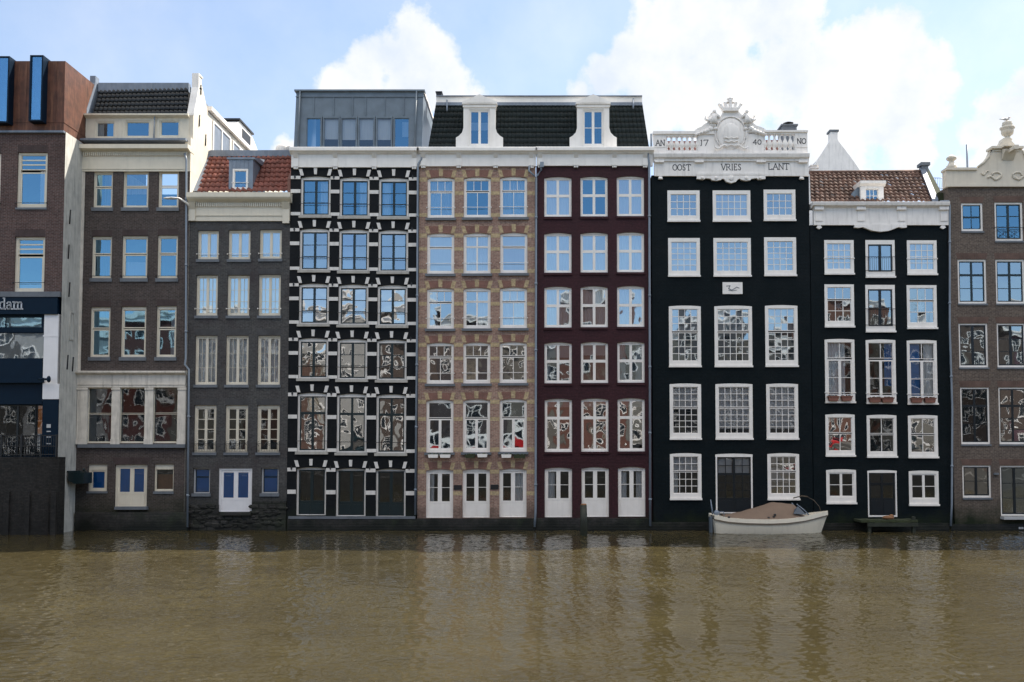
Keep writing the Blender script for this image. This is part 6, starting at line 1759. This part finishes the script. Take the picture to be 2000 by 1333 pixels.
wn = ['left', 'middle', 'right']
for i, (xa_, xb_, yy) in enumerate(((1617, 1638, 774), (1643, 1664, 774), (1697, 1720, 777), (1721.5, 1745, 777), (1779, 1801, 777.5), (1805, 1827, 777.5))):
    x0, x1, z0, z1 = rect((xa_, yy, xb_, yy + 9.5), -.15)
    rt = thing('flower_trough', '%s tall window of the lower black house, %s terracotta trough on its sill' % (wn[i // 2], ('left', 'right')[i % 2]), 'flower trough', ((x0 + x1) / 2, -.12, z0), 'terracotta troughs on the sills')
    b = MB().prism([(x0 + .05, z0), (x1 - .05, z0), (x1, z1), (x0, z1)], -.24, -.04).box(x0 - .02, x1 + .02, -.26, -.03, z1 - .05, z1 - .0)
    b.build('trough', M['terracotta'], rt)
    b = MB(); rr = random.Random(i)
    for _ in range(14):
        xx = rr.uniform(x0 + .04, x1 - .04); b.ball((xx, -.15 + rr.uniform(-.05, .05), z1 + .01), rr.uniform(.02, .06), .03, rr.uniform(.02, .05), 6, 4)
    b.build('soil', M['soil'], rt)
for i, (xa_, xb_, yy) in enumerate(((836, 856, 888), (859, 880, 888), (908, 928, 888.5), (932, 952, 887), (979, 999, 888), (1003, 1026, 889))):
    x0, x1, z0, z1 = rect((xa_, yy, xb_, yy + 6.5), -.3)
    mt_ = 'white' if i in (0, 1, 3, 4) else 'moss'
    o = thing('window_box', '%s %s window box under the %s casement window of the red brick house' % (('left', 'right')[i % 2], 'white' if mt_ == 'white' else 'weathered dark', wn[i // 2]), 'window box', ((x0 + x1) / 2, -.3, z0), 'window boxes of the red brick house')
    MB().prism([(x0 + .03, z0), (x1 - .03, z0), (x1, z1), (x0, z1)], -.36, -.16).build('box', M[mt_], o)
    b = MB(); rr = random.Random(50 + i)
    for _ in range(10): b.ball((rr.uniform(x0, x1), -.26, z1 + .01), rr.uniform(.02, .07), .04, rr.uniform(.02, .06), 6, 4)
    b.build('soil', M['moss'], o)
for i, (px, py) in enumerate(((1637.5, 598), (1798, 600.5))):
    q = P(px, py, .085); b = MB(); pts = []
    for j in range(16):
        r_ = .24 if j % 2 == 0 else .10
        pts.append((q.x + r_ * math.sin(j * math.pi / 8), q.z + r_ * math.cos(j * math.pi / 8)))
    n0 = len(b.v); b.v += [(q.x, .065, q.z), (q.x, .125, q.z)] + [(x, .095, z) for x, z in pts]
    for j in range(16):
        a, c = n0 + 2 + j, n0 + 2 + (j + 1) % 16; b.f += [(n0, a, c), (n0 + 1, c, a)]; b.sm += [False, False]
    b.tube([(q.x, .095, q.z + .19), (q.x, .095, q.z + .75)], .004, 4)
    o = b.build('paper_star', M['curtain'], None, (q.x, .15, q.z)); tag(o, 'white paper star hanging in the %s upper window of the lower black house' % ('left', 'right')[i], 'paper star', 'paper stars in the windows')

# ================================================================== water, ground, opposite quay
def water_mat():
    m, nt, N, L, b = new_mat('canal_water')
    tc = N.new('ShaderNodeTexCoord')
    def tex(sc, scale, detail, rough=.6, dist=0):
        mp = N.new('ShaderNodeMapping'); mp.inputs['Scale'].default_value = sc; L.new(tc.outputs['Object'], mp.inputs['Vector'])
        n = N.new('ShaderNodeTexNoise'); n.inputs['Scale'].default_value = scale; n.inputs['Detail'].default_value = detail
        n.inputs['Roughness'].default_value = rough; n.inputs['Distortion'].default_value = dist
        L.new(mp.outputs[0], n.inputs['Vector']); return n.outputs['Fac']
    a = tex((.5, 1.5, 1), 1.3, 3, .55, .3)
    c = tex((.7, 1.4, 1), 5.0, 3, .6, .5)
    d = tex((.6, 1.4, 1), 20, 2, .6)
    big = tex((1, .5, 1), .12, 4, .6)
    def mt(op, x, y_, z=None):
        n = N.new('ShaderNodeMath'); n.operation = op
        for i, q in enumerate((x, y_, z)):
            if q is None: continue
            if hasattr(q, 'is_output'): L.new(q, n.inputs[i])
            else: n.inputs[i].default_value = q
        return n.outputs[0]
    amp = ramp(N, L, big, .35, .65, .65, 1.2)
    h = mt('MULTIPLY', mt('ADD', mt('MULTIPLY', a, WA[0]), mt('ADD', mt('MULTIPLY', c, WA[1]), mt('MULTIPLY', d, WA[2]))), amp)
    bp = N.new('ShaderNodeBump'); bp.inputs['Strength'].default_value = 1.0; bp.inputs['Distance'].default_value = 1.0
    L.new(h, bp.inputs['Height']); L.new(bp.outputs[0], b.inputs['Normal'])
    mud = mixc(N, L, ramp(N, L, tex((1, 1, 1), .25, 4), .35, .65), WC[0], WC[1])
    L.new(mud, b.inputs['Base Color'])
    b.inputs['Roughness'].default_value = .06
    b.inputs['IOR'].default_value = 1.333
    b.inputs['Specular IOR Level'].default_value = .4
    return m
WA = (.0, .006, .0015)
WC = ((.043, .0345, .0155), (.056, .0455, .0205))
M['water'] = water_mat()
M['ground'] = paint('street_ground', (.12, .12, .12), .9, .15, .2)
M['quay_stone'] = paint('quay_paving', (.075, .070, .062), .9, .15, .2)
def water_sheet():
    import numpy as np
    rg = np.random.RandomState(5)
    def axis(lo, a, b, hi, step, coarse):
        mid = np.arange(a, b + step * .5, step)
        return np.concatenate([np.linspace(lo, a, coarse)[:-1], mid, np.linspace(b, hi, coarse)[1:]])
    xs = axis(-400, -34, 34, 400, .062, 40)
    ys = axis(-48, -33, .2, 12, .050, 16)
    X, Y = np.meshgrid(xs, ys)
    Z = np.zeros_like(X)
    def waves(n, l0, l1, slope, spread, head):
        z = np.zeros_like(X)
        for _ in range(n):
            lam = math.exp(rg.uniform(math.log(l0), math.log(l1)))
            th = head + rg.normal(0, spread)
            k_ = 2 * math.pi / lam
            amp = slope * math.sqrt(2.0 / n) / k_
            z += amp * np.sin(k_ * (X * math.cos(th) + Y * math.sin(th)) + rg.uniform(0, 6.283))
        return z
    patch = 1 + .45 * np.sin(X * .21 + 1.3 * np.sin(Y * .13) + .8) * np.sin(Y * .33 + 1.1 * np.sin(X * .11)) + .2 * np.sin(X * .9 + Y * .5 + 2 * np.sin(X * .17))
    Z += waves(14, 1.4, 4.5, WS[0], .6, math.pi / 2 + .35)
    Z += waves(30, .45, 1.4, WS[1], .75, math.pi / 2 - .2) * patch
    Z += waves(44, .14, .40, WS[2], .85, math.pi / 2 + .1) * patch
    fx = np.clip((36 - np.abs(X)) / 4, 0, 1); fy = np.clip((Y + 36) / 4, 0, 1) * np.clip((3 - Y) / 3, 0, 1)
    Z *= fx * fy
    ny, nx = X.shape
    me = bpy.data.meshes.new('water')
    me.vertices.add(nx * ny)
    me.vertices.foreach_set('co', np.stack([X, Y, Z], -1).astype(np.float32).ravel())
    i = (np.arange(ny - 1)[:, None] * nx + np.arange(nx - 1)[None, :]).ravel()
    q = np.stack([i, i + 1, i + nx + 1, i + nx], -1).astype(np.int32)
    me.loops.add(q.size); me.loops.foreach_set('vertex_index', q.ravel())
    me.polygons.add(len(q)); me.polygons.foreach_set('loop_start', np.arange(0, q.size, 4, dtype=np.int32))
    me.polygons.foreach_set('use_smooth', np.ones(len(q), dtype=bool))
    me.update(calc_edges=True); me.validate()
    me.materials.append(M['water'])
    o = bpy.data.objects.new('water', me); COL.objects.link(o)
    return o
WS = (.010, .030, .118)
tag(water_sheet(), 'brown rippled canal water', None, kind='structure')
b = MB().face([(-1500, 11, .6), (1500, 11, .6), (1500, 3000, .6), (-1500, 3000, .6)])
tag(b.build('ground', M['ground'], None), None, None, kind='structure')
b = MB().box(-400, 400, -58, -42, -1, 2.0).box(-400, 400, -400, -50, -1, 3.0)
tag(b.build('quay_pavement', M['quay_stone'], None), None, None, kind='structure')
